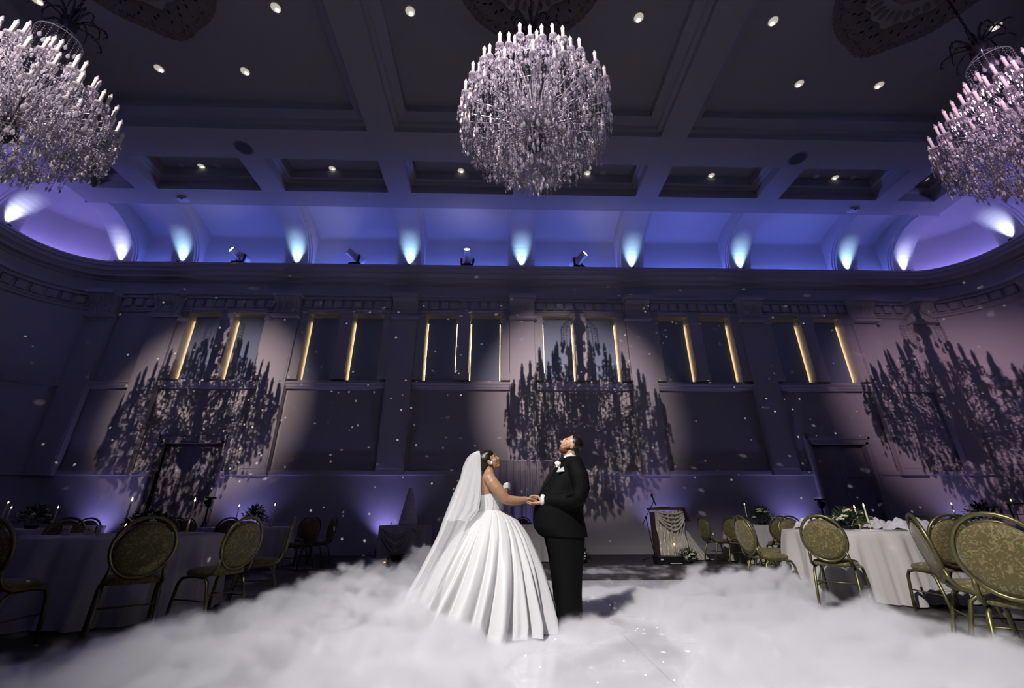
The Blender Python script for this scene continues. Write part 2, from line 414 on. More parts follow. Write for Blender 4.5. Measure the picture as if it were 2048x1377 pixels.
ribs = [('back', x, YF, 0) for x in PILX]+[('left', X0, 10.8, pi/2), ('right', X1, 10.8, -pi/2), ('left', X0, 6.9, pi/2), ('right', X1, 6.9, -pi/2)]
rib_words = ['the corner pilaster by the dim tables', 'the door by the dim tables', 'the blank bay before the cake', 'the cake', 'the bridal curtain', 'the lectern', 'the chairs past the lectern',
             'the door by the candle table', 'the corner pilaster by the gold chairs', 'the dim end wall, next to its corner', 'the gold-chair end wall, next to its corner', 'the dim end wall, away from its corner', 'the gold-chair end wall, away from its corner']
for k, (s, x, y, rz) in enumerate(ribs):
    o = link('rib', RIB, COVEM, trims['v'+s], loc=(x, y, 0), rot=(0, 0, rz))
    nx, ny = sin(rz), -cos(rz)     # into the room
    d = .40
    e = empty('uplight', (x+nx*d, y+ny*d, 9.02)); tag(e, 'small black uplight on the ledge above '+rib_words[k], 'uplight', 'uplights on the cove ledge')
    c = link('lamp_can', CANM, BLACKM, e); link('bracket', BRKT, BLACKM, e)
    spot('rib_uplight_beam', (x+nx*.335, y+ny*.335, 9.15), (x+nx*.34, y+ny*.34, 10.2), 90 if k not in (9, 10) else 90, 62, 1.0, (.42, .74, 1.0) if k not in (0, 8, 9, 10) else (.62, .68, 1.0), .03)
# violet LED strips lying on the shelf between the ribs
MB().box(X0+RC, X1-RC, YN+.12, YN+.18, 8.82, 8.86).build('led_strip', LED_FILL, trims['front'])  # out of view, added to tint the ceiling and walls blue
for i, (a, b) in enumerate(BAYS):
    MB().box(a+.5, b-.5, 12.93, 12.99, 8.82, 8.86).build('led_strip', LED_COVE, trims['back'])
for s in ('left', 'right'):
    p0 = side_path(s, .12); p1 = side_path(s, .18)
    arc0 = p0[NA+1:] if s == 'left' else p0[:NA+1]; arc1 = p1[NA+1:] if s == 'left' else p1[:NA+1]
    if s == 'left': arc0, arc1 = arc0[1:], arc1[1:]
    b = MB(); n = len(arc0); b.add([(p[0], p[1], 8.86) for p in arc0]+[(p[0], p[1], 8.86) for p in arc1], [(j, j+1, n+j+1, n+j) for j in range(n-1)])
    b.build('led_strip', LED_COVE2, trims[s])
    xx = X0+.15 if s == 'left' else X1-.15
    for (y0, y1, lm_) in ((7.4, 10.3, LED_COVE2), (.2, 6.4, LED_FILL)): MB().box(xx-.03, xx+.03, y0, y1, 8.82, 8.86).build('led_strip', lm_, trims[s])  # the nearer strip on each side is unseen, added blue fill

# ------------------------------------------------------------------ ceiling with coffers
ZC = 10.5
YM = (YF+YN)/2
small_x = [(-12.74, -11.46)]+[(a+.36, b-.36) for a, b in zip(PIL[:-1], PIL[1:])]+[(12.88, 14.15)]
big_x = [(PIL[0]+.36, PIL[2]-.36), (PIL[2]+.36, PIL[4]-.36), (PIL[4]+.36, PIL[6]-.36)]
rows = [(9.38, 10.68, small_x, 'small'), (2*YM-10.68, 2*YM-9.38, small_x, 'small'), (2*YM-8.38, 8.38, big_x, 'big')]
EX0, EX1, EY0, EY1 = X0+1.72, X1-1.72, YN+1.72, YF-1.72
ys = sorted({EY0, EY1}|{r[0] for r in rows}|{r[1] for r in rows})
cb = MB()
def flat(x0, x1, y0, y1, z): cb.quad((x0, y0, z), (x1, y0, z), (x1, y1, z), (x0, y1, z))
for y0, y1 in zip(ys[:-1], ys[1:]):
    row = [r for r in rows if abs(r[0]-y0) < 1e-6 and abs(r[1]-y1) < 1e-6]
    holes = row[0][2] if row else []
    cur = EX0
    for (u, v) in holes: flat(cur, u, y0, y1, ZC); cur = v
    flat(cur, EX1, y0, y1, ZC)
ceiling = struct(cb.build('ceiling', CEILM, raw=True), 'dark beamed ceiling with recessed coffers')
def coffer(x0, x1, y0, y1, deep, steps):
    b = MB(); loops = []
    ins = 0.; z = ZC
    for (di, dz) in steps:
        ins += di; z += dz
        loops.append((ins, z))
    loops = [(0, ZC)]+loops
    rings = [[(x0+i, y0+i, z), (x1-i, y0+i, z), (x1-i, y1-i, z), (x0+i, y1-i, z)] for i, z in loops]
    return b.loft(rings, False, True).build('coffer', CEILM, ceiling)
for y0, y1, hs, kd in rows:
    for (u, v) in hs:
        if kd == 'small': coffer(u, v, y0, y1, 1, [(0, .30), (.09, .02), (.01, .06), (.05, .05), (.0, .30), (0, .02)])
        else: coffer(u, v, y0, y1, 1, [(0, .16), (.10, .02), (.02, .08), (.10, .06), (.10, .06), (0, .22)])
ZSM = ZC+.75; ZBG = ZC+.60

def ring_mesh(prof, n=24): return MB().lathe(prof, n).mesh('ring')
DLR = MB().lathe([(.09, 0), (.125, -.012), (.14, 0), (.135, .02), (.09, .02)], 24).mesh('trim_ring')
DLC = MB().lathe([(.10, .004), (.07, .010), (0, .012)], 24).mesh('reflector')
DLL = MB().lathe([(0, .0), (.040, .0), (.045, .004), (0, .006)], 14).mesh('lamp')
REFL = mat('self_glowing_reflector', (.8, .74, .62), .4, emit=(1, .92, .78), estr=.42)  # emission stands in for the lamp light the reflector would catch
def downlight(x, y, z, label):
    e = empty('downlight', (x, y, z)); tag(e, label, 'downlight', 'recessed ceiling downlights')
    link('trim_ring', DLR, PLASTER, e, True); link('reflector', DLC, REFL, e, True, loc=(0, 0, -.018)); link('lamp', DLL, DOWN_E, e, True, loc=(.01, .05, -.018))
KB = (ZBG-.95)/10.95; 
cl = {0: 'in the coffer over the dim tables', 1: 'in the coffer of the middle chandelier', 2: 'in the coffer over the gold chairs'}
for (x, y, lab) in ((-5.27, 6.24, 'round lit downlight level with the rosettes, just before the beam by the middle chandelier'), (-2.18, 6.24, 'round lit downlight beside the middle chandelier, towards the dim tables'), (3.19, 6.24, 'round lit downlight beside the middle chandelier, towards the gold chairs'),
                    (6.42, 6.24, 'round lit downlight level with the rosettes, just past the beam by the middle chandelier'), (-9.03, 7.77, 'round lit downlight close above the candles of the chandelier over the dim tables'), (-6.82, 7.79, 'round lit downlight halfway from the dim-side chandelier to the beam'),
                    (8.07, 7.77, 'round lit downlight halfway from the gold-side chandelier to the beam'), (10.29, 7.76, 'round lit downlight close to the candles of the chandelier over the gold chairs'), (11.87, 6.22, 'round lit downlight behind the crown of the chandelier over the gold chairs'), (-10.62, 6.22, 'round lit downlight at the top edge beside the dim-side chandelier crown')):
    downlight(x*KB, y*KB, ZBG-.005, lab)
KS = (ZSM-.95)/10.95
for j, x in enumerate((-10.09, -5.745, -1.413, 2.911, 7.218, 11.581, 14.955)):
    downlight(x*KS, 11.13*KS, ZSM-.005, 'small round downlight in the small coffer above '+['the door by the dim tables', 'the blank bay before the cake', 'the cake and curtain', 'the lectern', 'the chairs past the lectern', 'the door by the candle table', 'the curved corner by the gold chairs'][j])
KZ = (ZC-.95)/10.05
for j, x in enumerate((-7.584, 8.939)):
    e = empty('ceiling_speaker', (x*KZ, 9.496*KZ, ZC-.001)); tag(e, 'flat round dark speaker grille flush in the ceiling beam '+('over the dim tables' if j == 0 else 'over the gold chairs'), 'speaker', 'ceiling speakers')
    MB().lathe([(0, 0), (.20, 0), (.22, -.012), (.24, -.012), (.25, 0)], 28).build('grille_rim', mat('speaker_grey', (.22, .22, .24), .7), e, True)
    MB().lathe([(0, -.004), (.20, -.006)], 28).build('grille', mat('speaker_mesh', (.10, .10, .11), .8), e)
for j, x in enumerate((-10.25, 11.75)):
    e = empty('ceiling_camera_box', (x, 11.12, ZC)); tag(e, 'small rectangular sensor box under the beam by the cove '+('over the dim tables' if j == 0 else 'over the gold chairs'), 'sensor', 'ceiling sensors')
    MB().box(-.16, .16, -.1, .1, -.07, 0).build('housing', GREYM, e); MB().lathe([(0, -.03), (.03, -.02), (.035, 0)], 12, (0, -.1, -.07)).build('lens', BLACKM, e)
# small dark fittings in the coffers beside the downlights
for j, (x, nm) in enumerate(((-10.75, 'smoke_detector'), (-9.55, 'sprinkler_rose'), (3.45, 'sprinkler_rose'), (10.9, 'sprinkler_rose'), (12.2, 'smoke_detector'))):
    o = MB().lathe([(0, -.03), (.05, -.03), (.085, -.012), (.10, 0)], 18).build(nm, GREYM, None, True, loc=(x*KS, 11.13*KS, ZSM))
    tag(o, 'tiny grey %s beside the downlight above %s' % (nm.replace('_', ' '), ['the door by the dim tables, dimmer one', 'the door by the dim tables, paler one', 'the lectern', 'the door by the candle table, paler one', 'the door by the candle table, dimmer one'][j]), nm.replace('_', ' '), 'ceiling fittings')
# ceiling rosettes: a pierced plaster medallion over each chandelier
def rosette(x, label):
    e = empty('ceiling_rosette', (x, CH_Y, ZBG)); tag(e, label, 'rosette', 'ceiling rosettes')
    MB().lathe([(.35, 0), (.42, -.06), (.52, -.07), (.58, -.03), (.62, 0)], 48).build('inner_ring', ROSM, e, True)
    def outline(a, r): return r*(1+.10*max(0, cos(4*a))**2+.03*cos(16*a))
    n = 128; rings = []
    for r, z in ((1.0, 0), (1.04, -.05), (1.2, -.065), (1.38, -.05), (1.46, -.02), (1.48, 0)):
        rings.append([(outline(2*pi*k/n, r)*cos(2*pi*k/n), outline(2*pi*k/n, r)*sin(2*pi*k/n), z) for k in range(n)])
    MB().loft(rings, False, False).build('outer_band', ROSM, e, True)
    lf = MB().ell((0, 0, 0), (.11, .05, .03), 8, 5).mesh('acanthus_leaf')
    for k in range(32):
        a = 2*pi*k/32
        link('acanthus_leaf', lf, ROSM, e, True, (outline(a, 1.44)*cos(a), outline(a, 1.44)*sin(a), -.03), (0, 0, a))
        a += pi/32
        link('acanthus_leaf', lf, ROSM, e, True, (.85*cos(a), .85*sin(a), -.03), (0, 0, a))
    hole = MB().ell((0, 0, 0), (.05, .022, .012), 8, 4).mesh('piercing')
    for k in range(80):
        a = 2*pi*k/80; rr = outline(a, (1.10, 1.22, 1.34)[k % 3]); link('piercing', hole, BLACKM, e, True, (rr*cos(a), rr*sin(a), -.064+.02*(k % 3 == 2)), (0, 0, a+.6*(k % 2)))
    for k in range(16):
        a = 2*pi*k/16
        for da in (-.16, -.08, 0, .08, .16): link('scallop', MB_SCROLL, ROSM, e, True, (1.50*cos(a+da)*(1+.10*max(0, cos(4*(a+da)))**2), 1.50*sin(a+da)*(1+.10*max(0, cos(4*(a+da)))**2), -.02), (0, 0, a+da))
MB_SCROLL = MB().ell((.02, 0, 0), (.10, .085, .03), 10, 5).ell((.05, 0, -.02), (.04, .03, .02), 6, 4).mesh('scallop')
for x, lab in zip((-7.38, .53, 8.53), ('pierced plaster rosette over the dim tables', 'pierced plaster rosette over the middle chandelier', 'pierced plaster rosette over the gold chairs')): rosette(x, lab)
# ------------------------------------------------------------------ chandeliers
PENDANT = MB().lathe([(0, .0), (.006, -.01), (.012, -.03), (.024, -.065), (.027, -.085), (.018, -.11), (0, -.125)], 6).mesh('pendant')
CANDLE = MB().lathe([(0, 0), (.024, 0), (.024, .215), (.029, .22), (.029, .235), (.014, .24)], 10).mesh('candle')
BULB = MB().lathe([(0, .235), (.014, .24), (.019, .26), (.013, .29), (0, .315)], 8).mesh('bulb')
BOBECHE = MB().lathe([(.02, -.015), (.045, -.02), (.056, .004), (.060, .012), (.035, -.003), (.02, 0)], 12).mesh('drip_pan')
def chandelier(x, label, seed):
    rnd = random.Random(seed)
    root = empty('crystal_chandelier', (x, CH_Y, 0)); tag(root, label, 'chandelier', 'crystal chandeliers')
    # chain and suspension
    b = MB()
    zz = ZBG-.02; k = 0
    while zz > 9.05:
        h = .075
        pts = [(cos(a)*.018, 0, zz-h/2+sin(a)*h*.62) if k % 2 == 0 else (0, cos(a)*.018, zz-h/2+sin(a)*h*.62) for a in [2*pi*j/8 for j in range(9)]]
        b.tube(pts, .007, 5, caps=False); zz -= h; k += 1
    b.build('chain', BLACKM, root)
    MB().lathe([(.02, ZBG), (.14, ZBG-.01), (.11, ZBG-.06), (.03, ZBG-.09), (.02, ZBG-.12)], 20).build('ceiling_canopy', BLACKM, root, True)
    # plume of fronds crowning the stem, unlit look put into their dark colour
    for k in range(14):
        a = 2*pi*k/14; rr = .50 if k % 2 else .36; hh = .26 if k % 2 else .42
        p = [(cos(a)*r, sin(a)*r, 8.62+z) for r, z in ((.05, 0), (.12, hh*.7), (rr*.62, hh), (rr*.9, hh*.8), (rr, hh*.45), (rr*.92, hh*.25))]
        fr = MB().tube(p, [.02, .016, .014, .012, .01, .006], 6).build('crown_frond', CRYSHADE, root, True)
        q = MB()
        for j in range(1, 6):
            px, py, pz = p[j]; q.octa((px, py, pz-.03), .010, .06)
        q.build('frond_drops', CRYSHADE, fr)['kind'] = 'stuff'
    MB().lathe([(0, 9.12), (.03, 9.1), (.05, 9.0), (.035, 8.9), (.09, 8.8), (.12, 8.66), (.05, 8.55), (.04, 8.4), (.10, 8.3), (.13, 8.2), (.06, 8.1), (.05, 7.6), (.09, 7.5), (.05, 7.4), (.05, 6.5), (.12, 6.4), (.17, 6.28), (.16, 6.18), (.08, 6.08), (.0, 6.04)], 16).build('central_stem', CRYSHADE, root, True)
    MB().lathe([(.06, 6.30), (.10, 6.26), (.11, 6.2), (.09, 6.1), (.03, 6.05), (0, 6.05)], 14).build('hub', BLACKM, root, True)
    small = MB()      # the uncountable little crystals
    beads = MB()
    def string(p0, p1, sag, n, r, stretch=1.6):
        p0, p1 = Vector(p0), Vector(p1)
        for j in range(n):
            t = (j+.5)/n; p = p0.lerp(p1, t); p.z -= sag*4*t*(1-t)
            beads.octa(p, r*rnd.uniform(.8, 1.2), r*2*stretch*.8, .5)
    # crown basket under the plume
    MB().lathe([(.288, 8.295), (.295, 8.30), (.295, 8.292), (.288, 8.288)], 24).build('crown_ring', CRYSTAL, root, True)
    for k in range(24):
        a = 2*pi*k/24; c, s = cos(a), sin(a)
        string((c*.06, s*.06, 8.55), (c*.29, s*.29, 8.30), -.03, 7, .010)
        n = 4 if k % 2 else 6
        string((c*.29, s*.29, 8.28), (c*.29, s*.29, 8.28-.05*n), 0, n, .011)
        link('pendant', PENDANT, CRYSTAL, root, False, (c*.29, s*.29, 8.28-.05*n))
    tiers = [(.40, 7.72, 8, .13), (.66, 7.50, 12, .0), (.92, 7.20, 18, .1), (1.12, 6.88, 24, .05), (1.10, 6.55, 18, .22)]
    tips = []
    for ti, (r, z, n, ph) in enumerate(tiers):
        for k in range(n):
            a = 2*pi*(k+ph)/n; c, s = cos(a), sin(a); rr = r*rnd.uniform(.97, 1.03); z_ = z+rnd.uniform(-.02, .02)
            tips.append((a, rr, z_, ti))
            # S arm from the hub up and out, then a rise into the drip pan
            h0 = 6.35+.05*ti if ti > 1 else 6.9
            path = [(c*q*rr, s*q*rr, h0+(z_-h0)*w) for q, w in ((.10, 0), (.25, .22), (.45, .46), (.65, .62), (.82, .70), (.94, .74), (1.0, .86), (1.0, .985))]
            MB().tube(path, [.008, .008, .007, .007, .007, .007, .007, .010], 6).build('arm', CRYSTAL, root, True)
            cd = link('candle', CANDLE, CANDLEM, root, True, (c*rr, s*rr, z_)); link('bulb', BULB, CRYSTAL, cd, True)
            link('drip_pan', BOBECHE, CRYSTAL, root, True, (c*rr, s*rr, z_))
            for j in range(9):
                a2 = 2*pi*(j+rnd.random()*.4)/9; ex, ey = c*rr+.055*cos(a2), s*rr+.055*sin(a2); L_ = rnd.choice((1, 2, 3, 4, 5))
                for q in range(L_): beads.octa((ex, ey, z_-.025-.034*q), .011, .030, .5)
                small.octa((ex, ey, z_-.04-.034*L_), rnd.uniform(.013, .024), rnd.uniform(.06, .10), .35)
            # arm dressing: little drops hung along the arm
            for q, w in ((.28, .25), (.38, .37), (.48, .48), (.58, .56), (.68, .63), (.78, .68), (.88, .72), (.96, .76)):
                px, py, pz = c*q*rr, s*q*rr, h0+(z_-h0)*w
                L_ = rnd.choice((1, 2, 3, 4, 6))
                for m in range(L_): beads.octa((px, py, pz-.03-.034*m), .011, .030, .5)
                small.octa((px, py, pz-.05-.034*L_), .018, .085, .35)
    # chains swagged between neighbouring candles and up to the tier above
    for ti, (r, z, n, ph) in enumerate(tiers):
        row = [t for t in tips if t[3] == ti]
        for k in range(n):
            a, r0, z0, _ = row[k]; a1, r1, z1, _ = row[(k+1) % n]
            string((cos(a)*r0, sin(a)*r0, z0-.02), (cos(a1)*r1, sin(a1)*r1, z1-.02), .10, 9 if ti > 1 else 8, .012)
            am = (a+a1+(2*pi if a1 < a else 0))/2; rm = (r0+r1)/2*cos(pi/n)
            small.octa((cos(am)*rm, sin(am)*rm, (z0+z1)/2-.15), .024, .11, .35)
            up = [t for t in tips if t[3] == ti-1]
            if ti and ti < 4:
                nb = min(up, key=lambda t: abs(((t[0]-a+pi) % (2*pi))-pi))
                string((cos(nb[0])*nb[1], sin(nb[0])*nb[1], nb[2]-.03), (cos(a)*r0, sin(a)*r0, z0-.02), .09, 10, .011)
    # lower bowl: bead strings sweeping down from the wide ring to the bottom ring, three skirts
    for (ra, za, rb, zb, n, nb, sag) in ((1.14, 6.62, .62, 5.98, 46, 15, .10), (.92, 6.42, .40, 5.80, 36, 14, .06), (.62, 6.20, .26, 5.66, 26, 11, .03), (.40, 6.10, .30, 5.72, 20, 8, 0)):
        for k in range(n):
            a = 2*pi*(k+rnd.uniform(-.2, .2))/n
            string((cos(a)*ra, sin(a)*ra, za), (cos(a)*rb, sin(a)*rb, zb), sag, nb, .012)
            L_ = rnd.randint(2, 5)
            for q in range(L_): beads.octa((cos(a)*ra, sin(a)*ra, za-.05-.036*q), .012, .032, .5)
            link('pendant', PENDANT, CRYSTAL, root, False, (cos(a)*ra, sin(a)*ra, za-.06-.036*L_))
            if k % 2 == 0: link('pendant', PENDANT, CRYSTAL, root, False, (cos(a)*rb, sin(a)*rb, zb))
            if k % 3 == 0:
                q = rnd.uniform(.3, .7); rm = ra+(rb-ra)*q; zm = za+(zb-za)*q-sag*4*q*(1-q)
                for m in range(5): beads.octa((cos(a)*rm, sin(a)*rm, zm-.03-.034*m), .011, .030, .5)
                small.octa((cos(a)*rm, sin(a)*rm, zm-.22), .022, .10, .35)
        MB().lathe([(ra-.004, za), (ra, za+.004), (ra+.004, za), (ra, za-.004), (ra-.004, za)], 40).build('tier_ring', CRYSTAL, root, True)
    for k in range(30):
        a = rnd.uniform(0, 2*pi); r = rnd.uniform(.1, .95); z = 6.9+rnd.uniform(-.5, .5)
        string((cos(a)*r, sin(a)*r, z), (cos(a)*r, sin(a)*r, z-.45), 0, 12, .010)
    for k in range(110):
        a = rnd.uniform(0, 2*pi); r = rnd.choice((.55, .78, .95, 1.06, 1.14)); z = rnd.uniform(6.55, 7.0); l = rnd.uniform(.3, .55)
        string((cos(a)*r, sin(a)*r, z), (cos(a)*r*.98, sin(a)*r*.98, z-l), 0, int(l/.036), .011); small.octa((cos(a)*r*.98, sin(a)*r*.98, z-l-.03), .022, .10, .35)
    # bottom fringe and ball
    for k in range(40):
        a = 2*pi*k/40; r = .28+.16*(k % 2)
        string((cos(a)*r, sin(a)*r, 5.82), (cos(a)*r, sin(a)*r, 5.62+.05*(k % 2)), 0, 5, .012)
        small.octa((cos(a)*r, sin(a)*r, 5.58+.05*(k % 2)), .024, .11, .35)
    MB().ell((0, 0, 5.56), (.075, .075, .075), 10, 7).build('crystal_ball', CRYSTAL, root)
    o = beads.build('bead_strings', CRYBEAD, root, raw=True); o['kind'] = 'stuff'
    o = small.build('crystal_drops', CRYSTAL, root, raw=True); o['kind'] = 'stuff'
    return root
chandelier(CHX[0], 'huge crystal chandelier hanging over the dim tables', 3)
chandelier(CHX[1], 'huge crystal chandelier hanging above the couple', 4)
chandelier(CHX[2], 'huge crystal chandelier hanging over the gold chairs', 5)
# added unseen patterned point lamps imitating crystal-scattered dots on the walls
def sparkle(name, loc, energy, scale, seed, thr=.085):
    l = bpy.data.lights.new(name, 'POINT'); l.energy = energy; l.shadow_soft_size = 0.0; l.color = (1, .93, .9)
    l.use_nodes = True; N = l.node_tree.nodes; L = l.node_tree.links
    em = N['Emission']; tc = N.new('ShaderNodeTexCoord'); v = N.new('ShaderNodeTexVoronoi'); v.inputs['Scale'].default_value = scale
    mp = N.new('ShaderNodeMapping'); mp.inputs['Location'].default_value = (seed*3.1, seed*1.7, seed*.9)
    L.new(tc.outputs['Normal'], mp.inputs['Vector']); L.new(mp.outputs['Vector'], v.inputs['Vector'])
    r = N.new('ShaderNodeMapRange'); r.inputs['From Min'].default_value = thr; r.inputs['From Max'].default_value = thr*.55
    r.inputs['To Min'].default_value = 0; r.inputs['To Max'].default_value = 1
    L.new(v.outputs['Distance'], r.inputs['Value'])
    n = N.new('ShaderNodeTexNoise'); n.inputs['Scale'].default_value = 3.5; L.new(mp.outputs['Vector'], n.inputs['Vector'])
    r2 = N.new('ShaderNodeMapRange'); r2.inputs['From Min'].default_value = .40; r2.inputs['From Max'].default_value = .66
    L.new(n.outputs['Fac'], r2.inputs['Value'])
    sx = N.new('ShaderNodeSeparateXYZ'); L.new(tc.outputs['Normal'], sx.inputs[0])
    r3 = N.new('ShaderNodeMapRange'); r3.inputs['From Min'].default_value = .36; r3.inputs['From Max'].default_value = .22; L.new(sx.outputs[2], r3.inputs['Value'])
    m0 = N.new('ShaderNodeMath'); m0.operation = 'MULTIPLY'; L.new(r2.outputs[0], m0.inputs[0]); L.new(r3.outputs[0], m0.inputs[1])
    m = N.new('ShaderNodeMath'); m.operation = 'MULTIPLY'; L.new(r.outputs[0], m.inputs[0]); L.new(m0.outputs[0], m.inputs[1])
    L.new(m.outputs[0], em.inputs['Strength'])
    o = bpy.data.objects.new(name, l); COL.objects.link(o); o.location = loc
for k, x in enumerate(CHX): sparkle('added_sparkle_lamp', (x, CH_Y+.5, 5.30), 3000, 25, k+1, .11)
# ------------------------------------------------------------------ dance floor
PANELM = mat('dance_floor_gloss', (.66, .65, .69), .16, var=.02, vscale=2)
df = empty('dance_floor', (0, 0, 0)); tag(df, 'white glossy starlit dance floor under the couple', 'dance floor')
PX = [-2.6+1.22*k for k in range(6)]; PYY = [1.55+1.22*k for k in range(6)]
for i in range(5):
    for j in range(5):
        x0, x1, y0, y1 = PX[i]+.002, PX[i+1]-.002, PYY[j]+.002, PYY[j+1]-.002
        MB().box(x0, x1, y0, y1, 0.001, .02).build('floor_panel', PANELM, df)
eb = MB()
for (a, b, c, d) in ((PX[0]-.08, PX[5]+.08, PYY[5], PYY[5]+.08), (PX[0]-.08, PX[5]+.08, PYY[0]-.08, PYY[0]), (PX[0]-.08, PX[0], PYY[0], PYY[5]), (PX[5], PX[5]+.08, PYY[0], PYY[5])):
    eb.box(a, b, c, d, 0.001, .014)
eb.build('edge_ramp', mat('ramp_aluminium', (.5, .5, .52), .35, metal=.8), df)
rs = random.Random(11); st = MB()
for k in range(260):
    x, y = rs.uniform(PX[0], PX[5]), rs.uniform(2.6, PYY[5]); r = rs.choice((.0035, .0045, .006))
    st.add([(x+r*cos(2*pi*q/6), y+r*sin(2*pi*q/6), .0215) for q in range(6)], [tuple(range(6))])
st.build('star_points', STAR_E, df, raw=True)['kind'] = 'stuff'

# ------------------------------------------------------------------ moving-head spotlights on the far ledge
def moving_head(x, aim, label):
    e = empty('moving_head_light', (x, 12.77, 8.83)); e.scale = (1.25, 1.25, 1.25); tag(e, label, 'spotlight', 'moving head spotlights on the ledge')
    MB().prism([(-.17, 0), (.17, 0), (.17, .22), (.14, .26), (-.14, .26), (-.17, .22)], 1, -.13, .13).build('base', BLACKM, e)
    d = Vector(aim).normalized(); side = d.cross(Vector((0, 0, 1))).normalized(); c = Vector((0, 0, .47))
    yk = MB()
    for s in (-1, 1): yk.tube([Vector((0, 0, .27)), Vector((0, 0, .29))+side*s*.15, c+side*s*.17-Vector((0, 0, .05)), c+side*s*.17+Vector((0, 0, .03))], [.03, .035, .035, .03], 8)
    yk.build('yoke', BLACKM, e, True)
    hd = MB(); prof = [(.02, -.24), (.10, -.23), (.13, -.18), (.135, 0), (.12, .06), (.095, .10), (.095, .26), (.105, .27), (.105, .31), (.085, .31), (.08, .29)]
    up = side.cross(d)
    rings = [[c+d*t+(side*cos(2*pi*k/18)+up*sin(2*pi*k/18))*r for k in range(18)] for r, t in prof]
    h = hd.loft(rings, True, False).build('head', GREYM, e, True)
    MB().loft([[c+d*.295+(side*cos(2*pi*k/18)+up*sin(2*pi*k/18))*r for k in range(18)] for r in (.08, .001)], False, False).build('lens', LENS, h)
moving_head(-9.10, (-.42, -.80, .20), 'moving head light glaring at the viewer above the door by the dim tables')
moving_head(-5.10, (-.75, -.60, .45), 'slim moving head light tilted up above the blank bay before the cake')
moving_head(-1.22, (.0, -.80, .55), 'upright moving head light above the wall between cake and curtain')
moving_head(2.70, (.62, -.65, .40), 'moving head light leaning towards the gold chairs above the lectern wall')

# ------------------------------------------------------------------ purple uplighters on the floor along the far wall
for k, (x, w) in enumerate(((PIL[0], 'behind the dim tables'), (PIL[1], 'beyond the far white table'), (PIL[2], 'beside the draped cake table'), (PIL[3], 'behind the bridal curtain'), (PIL[4], 'behind the lectern'), (PIL[5], 'behind the small far table'), (PIL[6]+1.0, 'near the corner past the candle table'))):
    e = empty('floor_uplighter', (x, 12.75, 0)); tag(e, 'squat black LED uplighter '+w, 'uplighter', 'floor uplighters at the pilasters')
    MB().lathe([(0, 0), (.10, 0), (.11, .02), (.11, .16), (.10, .18), (.09, .16), (0, .15)], 16).build('body', BLACKM, e, True)
    MB().lathe([(.0, .155), (.085, .158)], 16).build('diffuser', emission('uplighter_led%d' % k, (.35, .28, 1), 3), e)
    spot('uplighter_beam', (x, 12.72, .20), (x, 13.0, 2.6), 66 if k not in (3, 6) else 36, 100, 1.0, (.36, .32, 1.0), .05)

# ------------------------------------------------------------------ banquet chairs
def make_chair():
    r = empty('banquet_chair')
    lean = Vector((0, -.16, 1)).normalized(); oc = Vector((0, -.262, .722))
    def ov(a, rx, rz, off=0): return oc+Vector((rx*cos(a), 0, 0))+lean*(rz*sin(a))+Vector((0, off, 0))
    MB().tube([ov(2*pi*k/28, .222, .248) for k in range(29)], .0155, 8, caps=False).build('back_frame', GOLDM, r, True)
    MB().tube([ov(a, .198, .205) for a in (pi*.32, pi*.42, pi*.5, pi*.58, pi*.68)], .008, 6).build('grab_rail', GOLDM, r, True)
    rings = []
    for (s, o) in ((.0, .026), (.55, .030), (.85, .024), (1.0, .006), (1.0, -.006), (.85, -.024), (.55, -.03), (.0, -.026)):
        rings.append([oc-lean*.018+Vector((.208*max(s, .02)*cos(2*pi*k/24), o, 0))+lean*(.216*max(s, .02)*sin(2*pi*k/24)) for k in range(24)])
    MB().loft(rings).build('backrest', CHAIRFAB, r, True)
    # seat cushion, rounded
    rings = []
    for (s, z) in ((.02, .425), (.96, .425), (1.0, .437), (1.0, .455), (.95, .475), (.75, .488), (.02, .492)):
        rings.append([(.215*s*(abs(cos(a))**.55)*(1 if cos(a) >= 0 else -1), .01+.215*s*(abs(sin(a))**.6)*(1 if sin(a) >= 0 else -1), z) for a in [2*pi*k/28 for k in range(28)]])
    MB().loft(rings).build('seat', CHAIRFAB, r, True)
    for s in (-1, 1):
        p0 = ov(-pi/2+s*.95, .222, .248)
        MB().tube([p0, (s*.19, -.225, .51), (s*.20, -.19, .455), (s*.205, -.12, .425), (s*.207, .10, .418), (s*.209, .19, .40), (s*.21, .225, .35), (s*.214, .25, .18), (s*.218, .27, 0)], .0155, 8).build('leg', GOLDM, r, True)
        MB().tube([(s*.195, .02, .418), (s*.197, -.10, .41), (s*.20, -.15, .37), (s*.205, -.20, .2), (s*.21, -.25, 0)], .0155, 8).build('leg', GOLDM, r, True)
        MB().tube([(s*.206, -.195, .215), (s*.213, .245, .215)], .007, 6).build('stretcher', GOLDM, r, True)
    MB().tube([(-.203, -.18, .26), (.203, -.18, .26)], .007, 6).build('stretcher', GOLDM, r, True)
    return r
CH0 = make_chair(); _used = [False]
def chair(x, y, ang, label, group='gold oval-back banquet chairs'):
    """ang: direction the sitter faces, degrees from +X"""
    if not _used[0]: c = CH0; _used[0] = True
    else: c = copy_tree(CH0)
    c.location = (x, y, 0.0); c.rotation_euler = (0, 0, radians(ang-90)); tag(c, label, 'chair', group)
    return c
